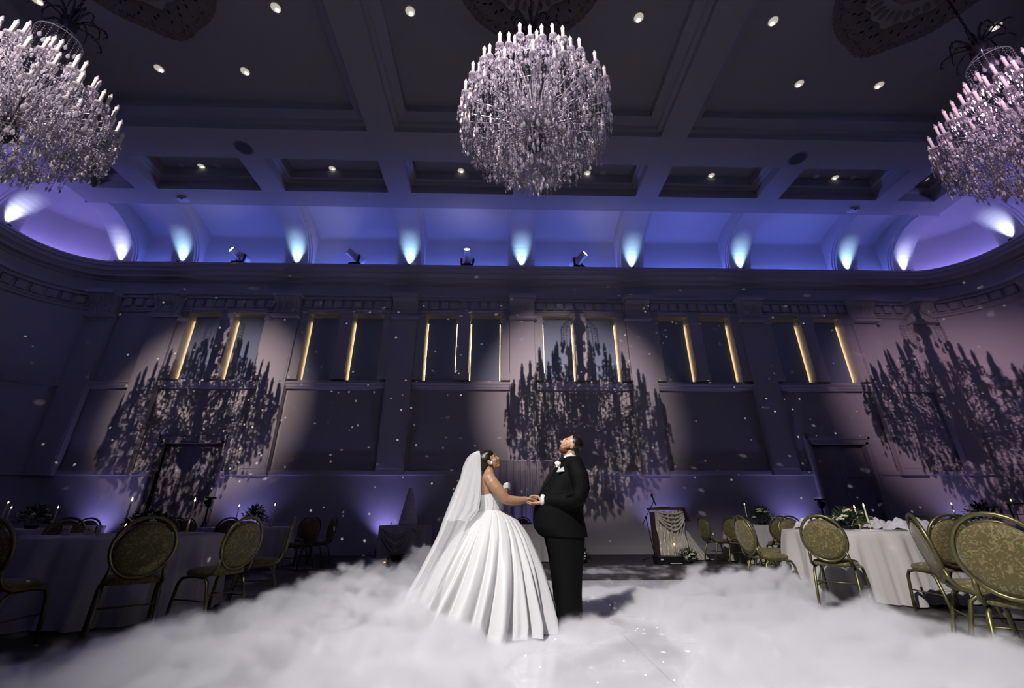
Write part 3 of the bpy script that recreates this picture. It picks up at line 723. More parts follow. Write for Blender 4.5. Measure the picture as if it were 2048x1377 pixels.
# ------------------------------------------------------------------ round tables
def cloth_mesh(R, H, seed, n=180, folds=22):
    rnd = random.Random(seed); ph = [rnd.uniform(0, 2*pi) for _ in range(4)]
    def fold(a, t):
        return (.100*(abs(sin(folds*a/2+ph[0]+.6*sin(3*a+ph[1])))**.7-.6)+.045*sin((folds-9)*a+ph[2])+.012*sin(2.3*folds*a+ph[3]))*t**.9
    rings = []
    for r, z, t in ((.01, H, 0), (R*.5, H, 0), (R*.96, H, 0), (R, H-.006, 0), (R+.012, H-.03, .05), (R+.02, H*.85, .35), (R+.035, H*.65, .65), (R+.05, H*.42, .85), (R+.065, H*.2, 1), (R+.075, .012, 1.05)):
        rings.append([((r+fold(2*pi*k/n, t))*cos(2*pi*k/n), (r+fold(2*pi*k/n, t))*sin(2*pi*k/n), z if z > .02 else z+.012*(1+sin(7*2*pi*k/n+ph[1]))) for k in range(n)])
    return MB().loft(rings, True, False).mesh('tablecloth')
def round_table(x, y, where, seed, R=.90, H=.785):
    t = empty('round_table', (x, y, 0)); tag(t, 'round banquet table under the white cloth '+where, 'table', 'round banquet tables')
    MB().lathe([(0, H-.04), (R-.01, H-.04), (R-.005, H-.02), (R-.01, H-.006), (0, H-.006)], 48).build('tabletop', mat('plywood', (.3, .2, .1), .6), t, True)
    for k in range(4):
        a = pi/4+pi/2*k; MB().tube([(.55*cos(a), .55*sin(a), H-.04), (.6*cos(a), .6*sin(a), 0)], .018, 8).build('leg', BLACKM, t, True)
    c = link('tablecloth', cloth_mesh(R, H, seed), WHITECLOTH, None, True, (x, y, 0)); tag(c, 'floor-length white tablecloth on the round table '+where, 'tablecloth', 'round white tablecloths')
    return H
# small things on tables
LEAFM = MB().loft([[(0, 0, 0), (.001, 0, 0), (.001, .001, 0)], [(-.018, .03, .006), (.018, .03, .006), (0, .032, .0)], [(-.014, .06, .004), (.014, .06, .004), (0, .062, 0)], [(0, .09, -.008), (.001, .09, -.008), (0, .091, -.009)]], True, True).mesh('leaf')
def foliage(parent, R, H, n, seed, blossoms, z0=0.):
    rnd = random.Random(seed); b = MB(); base = [v.co.copy() for v in LEAFM.vertices]; fs = [tuple(p.vertices) for p in LEAFM.polygons]
    for k in range(int(n*2.4)):
        a, e = rnd.uniform(0, 2*pi), rnd.uniform(.05, 1.45); rr = rnd.uniform(.45, 1.0)
        c = Vector((R*rr*cos(a)*cos(e), R*rr*sin(a)*cos(e), z0+.02+H*rr*sin(e)))
        m = Matrix.Translation(c) @ Matrix.Rotation(a-pi/2, 4, 'Z') @ Matrix.Rotation(e*.7+rnd.uniform(-.5, .5), 4, 'X') @ Matrix.Rotation(rnd.uniform(-1, 1), 4, 'Y') @ Matrix.Scale(rnd.uniform(.5, 1.0), 4)
        b.add([m @ v for v in base], fs)
    b.build('foliage', LEAF, parent, raw=True)['kind'] = 'stuff'
    for k in range(blossoms):
        a, e = rnd.uniform(0, 2*pi), rnd.uniform(.1, 1.2)
        c = (R*.85*cos(a)*cos(e), R*.85*sin(a)*cos(e), z0+.03+H*.85*sin(e)); q = MB(); rr = rnd.uniform(.035, .06)
        for j in range(9):
            t = 2*pi*j/9*1.6; u = rr*(.25+.08*j)
            q.ell((c[0]+u*cos(t), c[1]+u*sin(t), c[2]+rr*.5-.003*j), (rr*.42, rr*.42, rr*.3), 6, 4)
        q.build('blossom', PETAL, parent, True)
def centrepiece(x, y, z, label, seed, R=.2, H=.22, n=110, bl=7):
    e = empty('flower_arrangement', (x, y, z)); tag(e, label, 'flowers', 'flower arrangements')
    MB().lathe([(0, 0), (.08, 0), (.10, .03), (.11, .06), (0, .06)], 16).build('dish', BLACKM, e, True)
    foliage(e, R, H, n, seed, bl, .05)
    return e
def taper(x, y, z, h, label, flame=True):
    e = empty('taper_candle', (x, y, z)); tag(e, label, 'candle', 'lit taper candles')
    MB().lathe([(0, 0), (.035, 0), (.035, .01), (.015, .02), (.014, .04)], 12).build('holder', mat('brass', (.5, .35, .12), .3, metal=1), e, True)
    MB().lathe([(.012, .02), (.011, h*.5), (.009, h), (0, h+.004)], 10).build('wax', WAX, e, True)
    MB().tube([(0, 0, h), (0, 0, h+.012)], .0015, 5).build('wick', BLACKM, e)
    MB().lathe([(0, h+.008), (.007, h+.016), (.009, h+.025), (.005, h+.042), (0, h+.058)], 8).build('flame', FLAME, e, True)
def napkin(x, y, z, label, seed, s=.16):
    rnd = random.Random(seed); n = 22; rings = []
    ph = [rnd.uniform(0, 6) for _ in range(6)]
    g = [[None]*n for _ in range(n)]
    for i in range(n):
        for j in range(n):
            u, v = i/(n-1)*2-1, j/(n-1)*2-1; d = max(0, 1-(u*u*.8+v*v*.8))
            zz = .004+d*(.06+.05*abs(sin(4.5*u+ph[0]+2*v))+.05*abs(sin(5*v+ph[1]-1.5*u)))
            g[i][j] = (u*s*(1+.12*sin(3*v+ph[2])), v*s*(1+.12*sin(3*u+ph[3])), zz)
    b = MB(); b.add([p for r in g for p in r], [(i*n+j, (i+1)*n+j, (i+1)*n+j+1, i*n+j+1) for i in range(n-1) for j in range(n-1)])
    o = b.build('napkin', NAPKIN, None, True, (x, y, z)); o.rotation_euler = (0, 0, rnd.uniform(0, 6)); tag(o, label, 'napkin', 'crumpled sheer napkins'); return o
def menu_card(x, y, z, rz, label):
    o = MB().box(-.13, .13, -.09, .09, 0, .006).box(-.11, .09, -.07, .08, .006, .012).build('folded_napkin', SHIRT, None, False, (x, y, z)); o.rotation_euler = (0, 0, rz); tag(o, label, 'napkin', 'folded white napkins')
GLASSM = mix_crystal('tumbler_glass', (.5, .5, .56), .6, .5)
def glass(x, y, z, label):
    o = MB().lathe([(0, .004), (.03, .004), (.036, .10), (.038, .10), (.033, 0), (0, 0)], 14).build('tumbler', GLASSM, None, True, (x, y, z)); tag(o, label, 'glass', 'water tumblers')

TL1 = (-4.25, 5.5); TR1 = (5.0, 6.35)
H = round_table(*TL1, 'of the dim near table', 1)
round_table(*TR1, 'that the spotlight reaches', 2)
round_table(6.3, 10.75, 'behind the nearest gold chair, by the wall', 3)
round_table(-5.55, 10.3, 'by the wall before the cake', 4)
round_table(-8.9, 9.0, 'far back among the dim chairs', 5)
round_table(9.3, 8.6, 'far back past the candle table', 6)
HT = H+.001
# chairs, dim side
chair(-4.05, 4.02, 95, 'dark chair cut by the frame edge, tucked at the near dim table')
chair(-3.30, 4.42, 130, 'large shadowed chair seen from behind, nearest the fog at the dim table')
chair(-2.92, 5.02, 160, 'shadowed chair with a leaning olive back beside the dim table cloth')
chair(-3.0, 6.05, 205, 'black chair just behind the leaning olive-backed chair')
chair(-4.9, 6.75, -65, 'dark chair across the dim near table, beside its tall candles')
chair(-5.6, 6.25, -30, 'dark chair across the dim near table, wide arched back')
chair(-5.9, 5.3, 5, 'dark chair across the dim near table, next to the flower mound')
chair(-4.12, 9.75, 160, 'small far chair at the wall table, closest to the cake')
chair(-3.98, 10.35, 178, 'small far chair at the wall table, turned edge-on behind another')
chair(-5.1, 8.98, 105, 'dark far chair at the wall table, below its flowers')
chair(-5.9, 8.95, 80, 'dark far chair at the wall table, back to the room')
chair(-6.6, 9.3, 45, 'dark far chair at the wall table, next to the tripod')
chair(-6.8, 10.6, -10, 'dark far chair at the wall table, under the violet beam')
chair(-5.0, 11.55, -110, 'dark far chair at the wall table, its back to the wall')
chair(-7.6, 8.5, 160, 'far dark chair at the rear table, beside a candle')
chair(-8.3, 7.8, 118, 'far dark chair at the rear table, with its back to the viewer')
chair(-9.35, 7.6, 75, 'far dark chair at the rear table, below the flower mound')
# chairs, lit side
chair(3.98, 5.52, 42, 'gold damask chair standing upright in the fog, casting its shadow on the cloth')
chair(3.72, 6.48, 2, 'gold chair seen sideways in the fog at the candle table')
chair(4.68, 4.92, 82, 'chair with an unlit back and bright seat, under the candle table edge')
chair(4.35, 7.45, -50, 'dark chair on the far side of the candle table, next to the tripod')
chair(5.15, 7.78, -95, 'dim chair on the far side of the candle table, beyond the flowers')
chair(5.98, 7.35, -130, 'dim chair on the far side of the candle table, olive arched top')
chair(6.42, 6.5, 185, 'dark chair at the far end of the candle table')
chair(3.72, 3.62, -32, 'gold chair turned edge-on close to the viewer')
chair(3.36, 2.98, 28, 'big patterned gold chair close to the viewer, cut by the frame')
chair(5.35, 4.1, -100, 'dark chair behind the big patterned gold chair')
chair(4.98, 10.58, 8, 'far dark chair nearest the lectern, thin edge-on back')
chair(5.2, 9.92, 38, 'far olive chair second from the lectern')
chair(5.75, 9.42, 75, 'far olive chair showing its back, nearer the lectern of two')
chair(6.33, 9.40, 88, 'far dark chair showing its back, beside the table flowers')
chair(7.32, 9.72, 135, 'far chair against the violet wall glow with an arched open top')
chair(7.62, 11.15, 200, 'far chair between the wall table and the door')
chair(7.92, 8.2, 18, 'far dark chair at the rear table past the candle table')
chair(8.82, 7.3, 72, 'far dark chair with its back to the viewer, before the rear table')
chair(10.0, 7.3, 112, 'far dark chair beside the glass rack')
# chairs behind the sweetheart table
chair(.62, 11.86, -90, 'dark chair behind the sweetheart table, beside the gown')
chair(1.28, 11.86, -90, 'dark chair behind the sweetheart table, hidden by the suit')
# table dressing
centrepiece(TR1[0]-.02, TR1[1]+.05, HT, 'cream flowers and dark leaves around two lit candles', 5, .24, .20, 150, 9)
taper(5.08, 6.2, HT, .29, 'lit taper candle in the flowers, the taller of the pair'); taper(5.02, 6.30, HT, .265, 'lit taper candle in the flowers, the shorter of the pair')
for k, (x, y, lab) in enumerate(((4.52, 6.42, 'crumpled sheer napkin beside the upright gold chair'), (5.32, 6.0, 'large crumpled sheer napkin past the cream flowers'), (5.70, 6.12, 'crumpled sheer napkin beside the large one'), (5.55, 6.62, 'small crumpled sheer napkin by the far edge'), (4.62, 6.85, 'crumpled sheer napkin at the back edge of the candle table'))): napkin(x, y, HT, lab, k+3)
menu_card(5.28, 5.66, HT, .5, 'folded white napkin at the cloth edge below the edge-on gold chair'); menu_card(4.75, 5.85, HT, -.2, 'folded white napkin behind the upright gold chair back')
centrepiece(6.2, 10.7, HT, 'dark leafy bouquet with pale blooms on the far wall table by the lectern', 6, .26, .32, 150, 7)
taper(5.75, 10.5, HT, .42, 'thin lit candle on the far wall table by the lectern')
centrepiece(-5.4, 10.2, HT, 'dark round bouquet on the wall table before the cake', 7, .26, .36, 150, 6)
taper(-5.72, 10.1, HT, .40, 'lit candle on the wall table, before the violet beam'); taper(-5.0, 10.2, HT, .42, 'lit candle on the wall table, nearer the cake')
centrepiece(-8.8, 8.9, HT, 'dark bouquet with white blooms on the rear dim table', 8, .30, .34, 160, 8)
for k, (x, y, lab) in enumerate(((-9.15, 8.75, 'lit candle left of the white blooms on the rear dim table'), (-8.92, 8.44, 'tallest lit candle over the rear dim table bouquet'), (-8.3, 8.75, 'lit candle standing alone past the rear dim table bouquet'))): taper(x, y, HT, (.34, .42, .34)[k], lab.replace('left of', 'just before'))
centrepiece(-4.3, 5.75, HT, 'low dark flowers on the near dim table behind the shadowed chair', 9, .22, .16, 110, 5)
taper(-4.55, 5.7, HT, .36, 'thin lit candle on the near dim table, before the big chair shadow'); taper(-3.95, 5.95, HT, .36, 'thin lit candle on the near dim table, past the shadowed chair'); taper(-4.25, 5.35, HT, .06, 'tiny low flame beside the shadowed chair back')
for (x, y, lab) in ((-4.75, 5.2, 'water tumbler in the middle of the near dim table'), (-4.62, 5.32, 'water tumbler behind another on the near dim table'), (-4.45, 5.15, 'water tumbler close to the shadowed chair'), (-4.3, 5.1, 'water tumbler touching the shadowed chair outline')): glass(x, y, HT, lab)
for k, (x, y, lab) in enumerate(((-4.75, 4.9, 'folded white napkin at the near edge by the cut-off chair'), (-3.72, 5.1, 'folded white napkin between the two olive chairs'), (-3.6, 5.5, 'folded white napkin by the leaning olive chair'), (-4.95, 5.6, 'folded white napkin across the near dim table'))): menu_card(x, y, HT, .4*k, lab)
centrepiece(9.25, 8.5, HT, 'dark bouquet by the purple wall past the candle table', 10, .3, .34, 150, 5); taper(9.68, 8.3, HT, .42, 'lit candle beside the bouquet by the purple wall'); taper(8.65, 8.45, HT, .36, 'lit candle before the purple wall, past the candle table')
# ------------------------------------------------------------------ the couple
FY = 4.60      # plane the couple stands in
def V(x, z, y=0.): return Vector((x, FY+y, z))
def remeshed(b, name, m, parent, voxel, smooth=3, fac=.5):
    o = b.build(name, m, parent, True)
    r = o.modifiers.new('remesh', 'REMESH'); r.mode = 'VOXEL'; r.voxel_size = voxel; r.use_smooth_shade = True
    if smooth:
        s = o.modifiers.new('smooth', 'SMOOTH'); s.factor = fac; s.iterations = smooth
    return o
def ering(cx, cy, z, rx, ry, n=28, p=1.0):
    def sg(v): return (abs(v)**p)*(1 if v >= 0 else -1)
    return [Vector((cx+rx*sg(cos(2*pi*k/n)), FY+cy+ry*sg(sin(2*pi*k/n)), z)) for k in range(n)]
def head(b, c, F, U, s=1.):
    F, U = F.normalized(), U.normalized(); S = F.cross(U); fr = (F, S, U)
    def e(f, sd, u, r): b.ell(c+F*f*s+S*sd*s+U*u*s, [q*s for q in r], 16, 11, fr)
    e(-.02, 0, .028, (.094, .074, .092)); e(.022, 0, -.03, (.070, .060, .088)); e(.048, 0, -.090, (.036, .036, .030))
    e(.0, 0, -.07, (.058, .052, .05))
    e(.098, 0, -.024, (.017, .013, .017)); e(.088, 0, .0, (.012, .009, .030)); e(.108, 0, -.026, (.010, .009, .009))
    e(.074, 0, .028, (.016, .046, .011)); e(.084, 0, -.056, (.012, .022, .007)); e(.082, 0, -.068, (.011, .019, .007))
    for q in (-1, 1):
        e(.055, q*.036, -.032, (.026, .024, .026)); e(-.008, q*.076, -.018, (.020, .007, .031)); e(.012, q*.012, -.02, (.01, .01, .01))
        e(.092, q*.010, -.032, (.009, .008, .008))
    return S
def face_parts(parent, c, F, U, s, lip, brow):
    F, U = F.normalized(), U.normalized(); S = F.cross(U); fr = (F, S, U)
    EYE = mat('eye_white', (.8, .78, .75), .2); IR = mat('iris_brown', (.03, .015, .008), .15)
    for q in (-1, 1):
        e = MB().ell(c+(F*.076+S*q*.030+U*.006)*s, [.012*s]*3, 12, 8, fr).build('eye', EYE, parent, True)
        MB().ell(c+(F*.0855+S*q*.030+U*.008)*s, [.004*s, .0055*s, .0055*s], 10, 6, fr).build('iris', IR, e, True)
        MB().tube([c+(F*.083+S*q*.012+U*.030)*s, c+(F*.088+S*q*.032+U*.036)*s, c+(F*.072+S*q*.05+U*.030)*s], [.004*s, .005*s, .002*s], 6).build('eyebrow', brow, parent, True)
    MB().ell(c+(F*.090-U*.057)*s, (.009*s, .021*s, .006*s), 12, 8, fr).ell(c+(F*.088-U*.067)*s, (.009*s, .018*s, .006*s), 12, 8, fr).build('lips', lip, parent, True)
def hand(b, wrist, D, N, T, s=1., curl=.35, thumb=(.6, .5), spread=.0):
    """D: towards fingers, N: back-of-hand normal, T: thumb side"""
    D, N, T = D.normalized(), N.normalized(), T.normalized()
    b.ell(wrist+D*.045*s, (.052*s, .040*s, .016*s), 14, 9, (D, T, N)); b.ell(wrist+D*.012*s, (.03*s, .026*s, .02*s), 12, 8, (D, T, N))
    for k, (L, off) in enumerate(((.074, .028), (.082, .010), (.077, -.009), (.060, -.027))):
        p = wrist+D*.080*s+T*off*s; d = (D+T*(off*spread)).normalized(); pts = [p-D*.02*s, p]; a = curl*.6
        for q in (.45, .32, .23):
            d = (d*cos(a)-N*sin(a)); d.normalize(); p = p+d*L*q*s; pts.append(p.copy()); a = curl
        b.tube(pts, [.0085*s, .0088*s, .0080*s, .0073*s, .0060*s], 8)
    p = wrist+D*.02*s+T*.028*s; d = (D*cos(thumb[0])+T*sin(thumb[0])).normalized(); pts = [p-d*.012*s, p]
    for q, L in ((0, .034), (1, .030), (1, .022)):
        p = p+d*L*s; pts.append(p.copy()); d = (d-N*.25*thumb[1]+D*.35).normalized()
    b.tube(pts, [.012*s, .0125*s, .0105*s, .0095*s, .0075*s], 8)

# ---- bride
br = empty('person', (-.12, FY, .02)); tag(br, 'bride in a white strapless ball gown and veil, gazing up, holding hands', 'person')
bi = br.matrix_world.inverted() if False else Matrix.Translation((.12, -FY, -.02))
def BP(o):   # geometry is written in room coordinates; hang it under the person
    o.parent = br; o.matrix_parent_inverse = Matrix.Translation((.12, -FY, -.02)); return o
bF, bU = Vector((.86, -.06, .50)), Vector((-.50, .0, .86)); bc = V(-.113, 1.503)
b = MB(); head(b, bc, bF, bU, .93)
b.tube([bc-bU*.03-bF*.02, V(-.108, 1.425), V(-.112, 1.375), V(-.118, 1.33)], [.052, .050, .054, .075], 16)
b.loft([ering(-.113, 0, 1.405, .050, .052), ering(-.116, 0, 1.375, .058, .075), ering(-.118, 0, 1.352, .068, .130), ering(-.118, 0, 1.325, .078, .168), ering(-.108, 0, 1.28, .092, .178), ering(-.085, 0, 1.22, .112, .168), ering(-.075, 0, 1.16, .118, .155), ering(-.078, 0, 1.08, .108, .142), ering(-.08, 0, 1.0, .104, .135)])
for s in (-1, 1):
    b.ell(V(-.108, 1.315, s*.165), (.062, .055, .060), 14, 9)
    sp = [V(-.108, 1.325, s*.160), V(-.075, 1.268, s*.192), V(-.03, 1.215, s*.205), V(.018, 1.160, s*.208), V(.055, 1.120, s*.200), V(.10, 1.108, s*.185), V(.16, 1.106, s*.165), V(.22, 1.112, s*.145), V(.262, 1.120, s*.132)]
    b.tube(sp, [.056, .062, .060, .055, .050, .048, .042, .034, .028], 16)
    hand(b, V(.258, 1.124, s*.134), Vector((1, -s*.10, -.10)), Vector((.1, 0, 1)), Vector((0, -s, 0)), .92, .30, (.35, .3))
    b.ell(V(.045, 1.205, s*.062), (.055, .065, .055), 12, 8)      # bust
BP(remeshed(b, 'body', SKIN_B, None, .0045, 4))
face_parts(br, bc, bF, bU, .93, mat('bride_lips', (.22, .06, .05), .35), HAIR)
b = MB(); S_ = bF.normalized().cross(bU.normalized()); fr_ = (bF.normalized(), S_, bU.normalized())
b.ell(bc-bF*.036+bU*.030, (.094, .079, .096), 18, 12, fr_); b.ell(bc-bF*.002+bU*.062, (.080, .070, .058), 16, 10, fr_); b.ell(V(-.172, 1.495), (.050, .066, .092), 14, 10); b.ell(V(-.180, 1.435), (.040, .05, .035), 12, 8)
b.ell(V(-.135, 1.60), (.035, .05, .022), 12, 8)
BP(remeshed(b, 'hair', HAIR, None, .006, 4))
for s in (-1, 1):
    BP(MB().ell(V(-.092, 1.487, s*.076), (.008, .007, .008), 10, 7).ell(V(-.091, 1.472, s*.078), (.010, .008, .012), 10, 7).build('earring', mat('pearl', (.85, .82, .75), .15), None, True))
# gown
BP(MB().loft([ering(-.083, 0, 1.150, .122, .165, 48), ering(-.080, 0, 1.165, .118, .160, 48), ering(-.081, 0, 1.10, .115, .152, 48), ering(-.083, 0, 1.05, .112, .146, 48), ering(-.083, 0, 1.0, .116, .145, 48)], False, False).build('bodice_lining', DRESS, None, True))
def bodice_ring(t):
    out = []
    for k in range(64):
        a = 2*pi*k/64; ca = cos(a)
        ztop = 1.150+.075*max(0, ca)**1.0+.022*abs(sin(a))-.012*max(0, -ca)   # sweetheart rise at the bust, low at the back
        z = ztop+(1.0-ztop)*t
        cx = -.079-.004*t; rx = .126-.010*sin(pi*min(1, t*1.1)); ry = .168-.022*t
        if ca > 0: rx += .028*ca*max(0, 1-t*1.6)
        out.append(Vector((cx+rx*ca, FY+ry*sin(a), z)))
    return out
bod = BP(MB().loft([bodice_ring(t) for t in (0, .06, .2, .4, .6, .8, 1.0)], False, False).build('bodice', DRESS, None, True))
for a in (.55, .95, 1.45, 1.95, 2.45):           # boned seams
    for s in (-1, 1):
        pts = []
        for t in (0, .25, .5, .75, 1.0):
            r = bodice_ring(t); p = r[int(round((a*s) % (2*pi)/(2*pi)*64)) % 64]; q = Vector((-.08, FY, p.z)); pts.append(p+(p-q).normalized()*.001)
        o = MB().tube(pts, .0035, 6).build('seam', DRESS, None, True); BP(o)
for k in range(9): BP(MB().ell(V(-.210, 1.135-.015*k, -.012), (.006, .006, .006), 8, 6).build('button', mat('button_dark', (.25, .22, .22), .3), None, True))
# draped bow over the bust
bw = MB()
for k in range(5):
    a = -.5+.25*k; bw.tube([V(.035, 1.235+.012*k-.02, -.13), V(.085, 1.245+.012*k-.025, -.08), V(.098, 1.24+.012*k-.02, 0), V(.085, 1.245+.012*k-.025, .08), V(.035, 1.235+.012*k-.02, .13)], [.006, .011, .012, .011, .006], 8)
bw.ell(V(.058, 1.245, -.112), (.030, .016, .026), 12, 8)
for k in range(4): bw.tube([V(.04, 1.225+.014*k, -.125), V(.075, 1.232+.014*k, -.118), V(.10, 1.222+.016*k, -.085)], [.007, .010, .006], 7)
BP(remeshed(bw, 'bow_drape', DRESS, None, .006, 2))
# skirt with deep box pleats and a train
RS0 = [(1.02, -.193, .032, .146), (1.005, -.215, .06, .165), (.975, -.265, .125, .22), (.93, -.320, .180, .29), (.87, -.375, .228, .36), (.78, -.44, .285, .43), (.66, -.52, .340, .49), (.53, -.605, .392, .54), (.40, -.69, .430, .58), (.26, -.79, .470, .61), (.13, -.88, .502, .63), (.03, -.95, .505, .64)]
RS = []
for i_ in range(len(RS0)-1):
    for q_ in (0, .34, .67): RS.append(tuple(u+(w-u)*q_ for u, w in zip(RS0[i_], RS0[i_+1])))
RS.append(RS0[-1])
rsk = random.Random(5)
FOLDS = []
_a = 0.
while _a < 2*pi-.08:
    w_ = rsk.uniform(.13, .36); FOLDS.append((_a+w_/2, w_, rsk.uniform(.35, 1.0), rsk.uniform(-.10, .10), rsk.uniform(.0, .35))); _a += w_
def skirt_ring(z, xl, xr, ry, n=480):
    t = min(1, max(0, (1.02-z)/.95)); out = []
    cx = (xl+xr)/2; rx = (xr-xl)/2
    for k in range(n):
        a = 2*pi*k/n; m = 1.0
        for (c0, w_, am, drift, t0) in FOLDS:
            tt = max(0., (t-t0)/(1-t0)) if t > t0 else 0.
            d = ((a-c0-drift*t+pi) % (2*pi))-pi
            m += .135*am*(tt**.7)*math.exp(-(d/(w_*.27))**2)
            d2 = ((a-c0-w_/2-drift*t+pi) % (2*pi))-pi
            m -= (.026+.070*t)*am*math.exp(-(d2/(.024+.025*t))**2)
        m -= .030*t
        m += .006*t*sin(23*a+4*z)+.004*sin(41*a+9*z)*t
        if z > .99: m += .012*sin(34*a)
        out.append(Vector((cx+rx*m*cos(a), FY-.02*t+ry*m*sin(a), z+(.010*sin(5*a) if z < .05 else 0))))
    return out
BP(MB().loft([skirt_ring(*r) for r in RS], False, False).build('skirt', DRESS, None, True))
BP(MB().tube([V(-.083+.118*cos(a), 1.012, .148*sin(a)) for a in [2*pi*k/32 for k in range(33)]], .006, 6, caps=False).build('waist_seam', DRESS, None, True))
# veil
def veil_layer(rows, seed, n=60):
    rnd = random.Random(seed); g = []
    for (z, xl, xr, w) in rows:
        row = []
        for k in range(n+1):
            a = -pi*.5+pi*k/n       # from the near edge round the back to the far edge
            rp = 1+.05*sin(17*a+seed)*min(1, (1.6-z)*3)+.03*sin(29*a+seed*2)*min(1, (1.6-z)*3)
            x = xr+(xl-xr)*cos(a)**.8*rp if cos(a) > 1e-6 else xr
            row.append(Vector((x, FY+w*sin(a)*rp, z+.01*sin(9*a)*(1.6-z))))
        g.append(row)
    return MB().loft(g, False, False, closed=False)
v1 = [(1.600, -.262, -.222, .040), (1.575, -.315, -.212, .062), (1.535, -.350, -.206, .082), (1.45, -.385, -.200, .120), (1.33, -.405, -.196, .175), (1.17, -.465, -.200, .225), (1.03, -.515, -.225, .255), (.95, -.545, -.29, .30), (.81, -.59, -.34, .36), (.68, -.65, -.40, .42), (.46, -.76, -.50, .50), (.25, -.88, -.58, .56), (.08, -.97, -.62, .60)]
v2 = [(1.603, -.255, -.222, .045), (1.57, -.30, -.212, .066), (1.52, -.34, -.205, .085), (1.43, -.372, -.196, .12), (1.30, -.395, -.19, .18), (1.15, -.45, -.188, .235), (1.02, -.50, -.20, .27), (.93, -.53, -.28, .30)]
vl = BP(veil_layer(v1, 2).build('veil', VEILM, None, True))
BP(veil_layer(v2, 5).build('veil_top_layer', VEILM, None, True))
ed = [Vector((v.co)) for v in []]
r = v2[-1]; BP(MB().tube([Vector((r[2]+(r[1]-r[2])*max(0, cos(a))**.8, FY+r[3]*sin(a), r[0]+.006*sin(9*a))) for a in [-pi/2+pi*k/40 for k in range(41)]], .003, 5).build('veil_hem', DRESS, None, True))
BP(MB().ell(V(-.222, 1.592), (.012, .045, .012), 10, 6).build('veil_comb', mat('pearl', (.85, .82, .75), .15), None, True))

# ---- groom
gr = empty('person', (.64, FY, .02)); tag(gr, 'groom in a black tuxedo with white boutonniere, head thrown back, smiling upward', 'person')
def GP(o): o.parent = gr; o.matrix_parent_inverse = Matrix.Translation((-.64, -FY, -.02)); return o
gF, gU = Vector((-.83, -.05, .56)), Vector((.56, 0, .83)); gc = V(.757, 1.668)
b = MB(); head(b, gc, gF, gU, 1.02)
b.tube([gc-gU*.04-gF*.02, V(.748, 1.60), V(.742, 1.55), V(.735, 1.48)], [.062, .064, .066, .09], 18)
b.loft([ering(.735, 0, 1.50, .09, .10), ering(.70, 0, 1.40, .14, .18), ering(.66, 0, 1.25, .18, .2), ering(.60, 0, 1.0, .2, .2), ering(.62, 0, .8, .17, .18)])
for s in (-1, 1):
    b.tube([V(.74, 1.43, s*.18), V(.775, 1.14, s*.26), V(.55, 1.11, s*.20), V(.41, 1.112, s*.142)], [.06, .05, .042, .03], 12)
    hand(b, V(.418, 1.086, s*.140), Vector((-1, 0, -.02)), Vector((0, 0, -1)), Vector((0, -s, 0)), 1.05, .22, (.30, -.2))
    # thumb closing over her fingers
    b.tube([V(.405, 1.112, s*.118), V(.380, 1.146, s*.112), V(.340, 1.154, s*.116), V(.304, 1.150, s*.122)], [.015, .0135, .0115, .009], 8)
GP(remeshed(b, 'body', SKIN_G, None, .0045, 4))
face_parts(gr, gc, gF, gU, 1.02, mat('groom_lips', (.42, .15, .12), .4), BEARD)
fn, un = gF.normalized(), gU.normalized(); sn = fn.cross(un); gfr = (fn, sn, un)
b = MB(); b.ell(gc-fn*.028+un*.039, (.093, .079, .090), 18, 12, gfr); b.ell(gc-fn*.058-un*.020, (.048, .066, .07), 14, 10, gfr)
GP(remeshed(b, 'hair', HAIR, None, .006, 3))
b = MB(); b.ell(gc+fn*.050-un*.093, (.040, .041, .035), 14, 10, gfr); b.ell(gc+fn*.020-un*.086, (.058, .058, .032), 14, 10, gfr); b.ell(gc+fn*.0-un*.06, (.045, .0625, .034), 14, 10, gfr)
for s in (-1, 1): b.tube([gc+fn*.0+sn*s*.072-un*.005, gc+fn*.012+sn*s*.066-un*.045, gc+fn*.045+sn*s*.045-un*.078], [.008, .014, .016], 8)
b.tube([gc+fn*.080+sn*.026-un*.056, gc+fn*.094-un*.046, gc+fn*.080-sn*.026-un*.056], .006, 8)
GP(remeshed(b, 'beard', BEARD, None, .005, 3))
# jacket: torso and sleeves in one surface
b = MB()
JK = [(1.545, .765, .085, .095), (1.50, .755, .115, .150), (1.46, .742, .140, .198), (1.415, .728, .160, .222), (1.36, .708, .186, .232), (1.30, .688, .212, .238), (1.168, .630, .240, .245), (1.08, .603, .246, .246), (1.0, .588, .248, .246), (.93, .589, .257, .246), (.86, .598, .259, .248), (.80, .625, .242, .250), (.775, .645, .225, .250)]
b.loft([ering(cx, 0, z, rx, ry, 32, .88) for z, cx, rx, ry in JK])
for s in (-1, 1):
    b.ell(V(.752, 1.425, s*.205), (.085, .068, .080), 14, 10)
    b.tube([V(.752, 1.44, s*.200), V(.782, 1.33, s*.262), V(.790, 1.22, s*.285), V(.760, 1.135, s*.288), V(.690, 1.105, s*.270), V(.60, 1.105, s*.235), V(.52, 1.108, s*.190), V(.452, 1.110, s*.158)], [.085, .092, .085, .080, .078, .074, .068, .060], 16)
    for q in range(3): b.tube([V(.70+.03*q, 1.19-.02*q, s*.345), V(.665+.02*q, 1.155, s*.345), V(.63+.02*q, 1.14, s*.325)], .014, 6)
GP(remeshed(b, 'jacket', SUIT, None, .008, 3))
b = MB()
for s in (-1, 1):
    b.loft([ering(.64, s*.11, .88, .185, .125), ering(.635, s*.112, .78, .190, .125), ering(.645, s*.115, .63, .165, .112), ering(.640, s*.118, .47, .140, .098), ering(.642, s*.120, .30, .122, .088), ering(.640, s*.122, .14, .118, .084), ering(.632, s*.122, .045, .122, .086)])
GP(remeshed(b, 'trousers', SUIT, None, .008, 2))
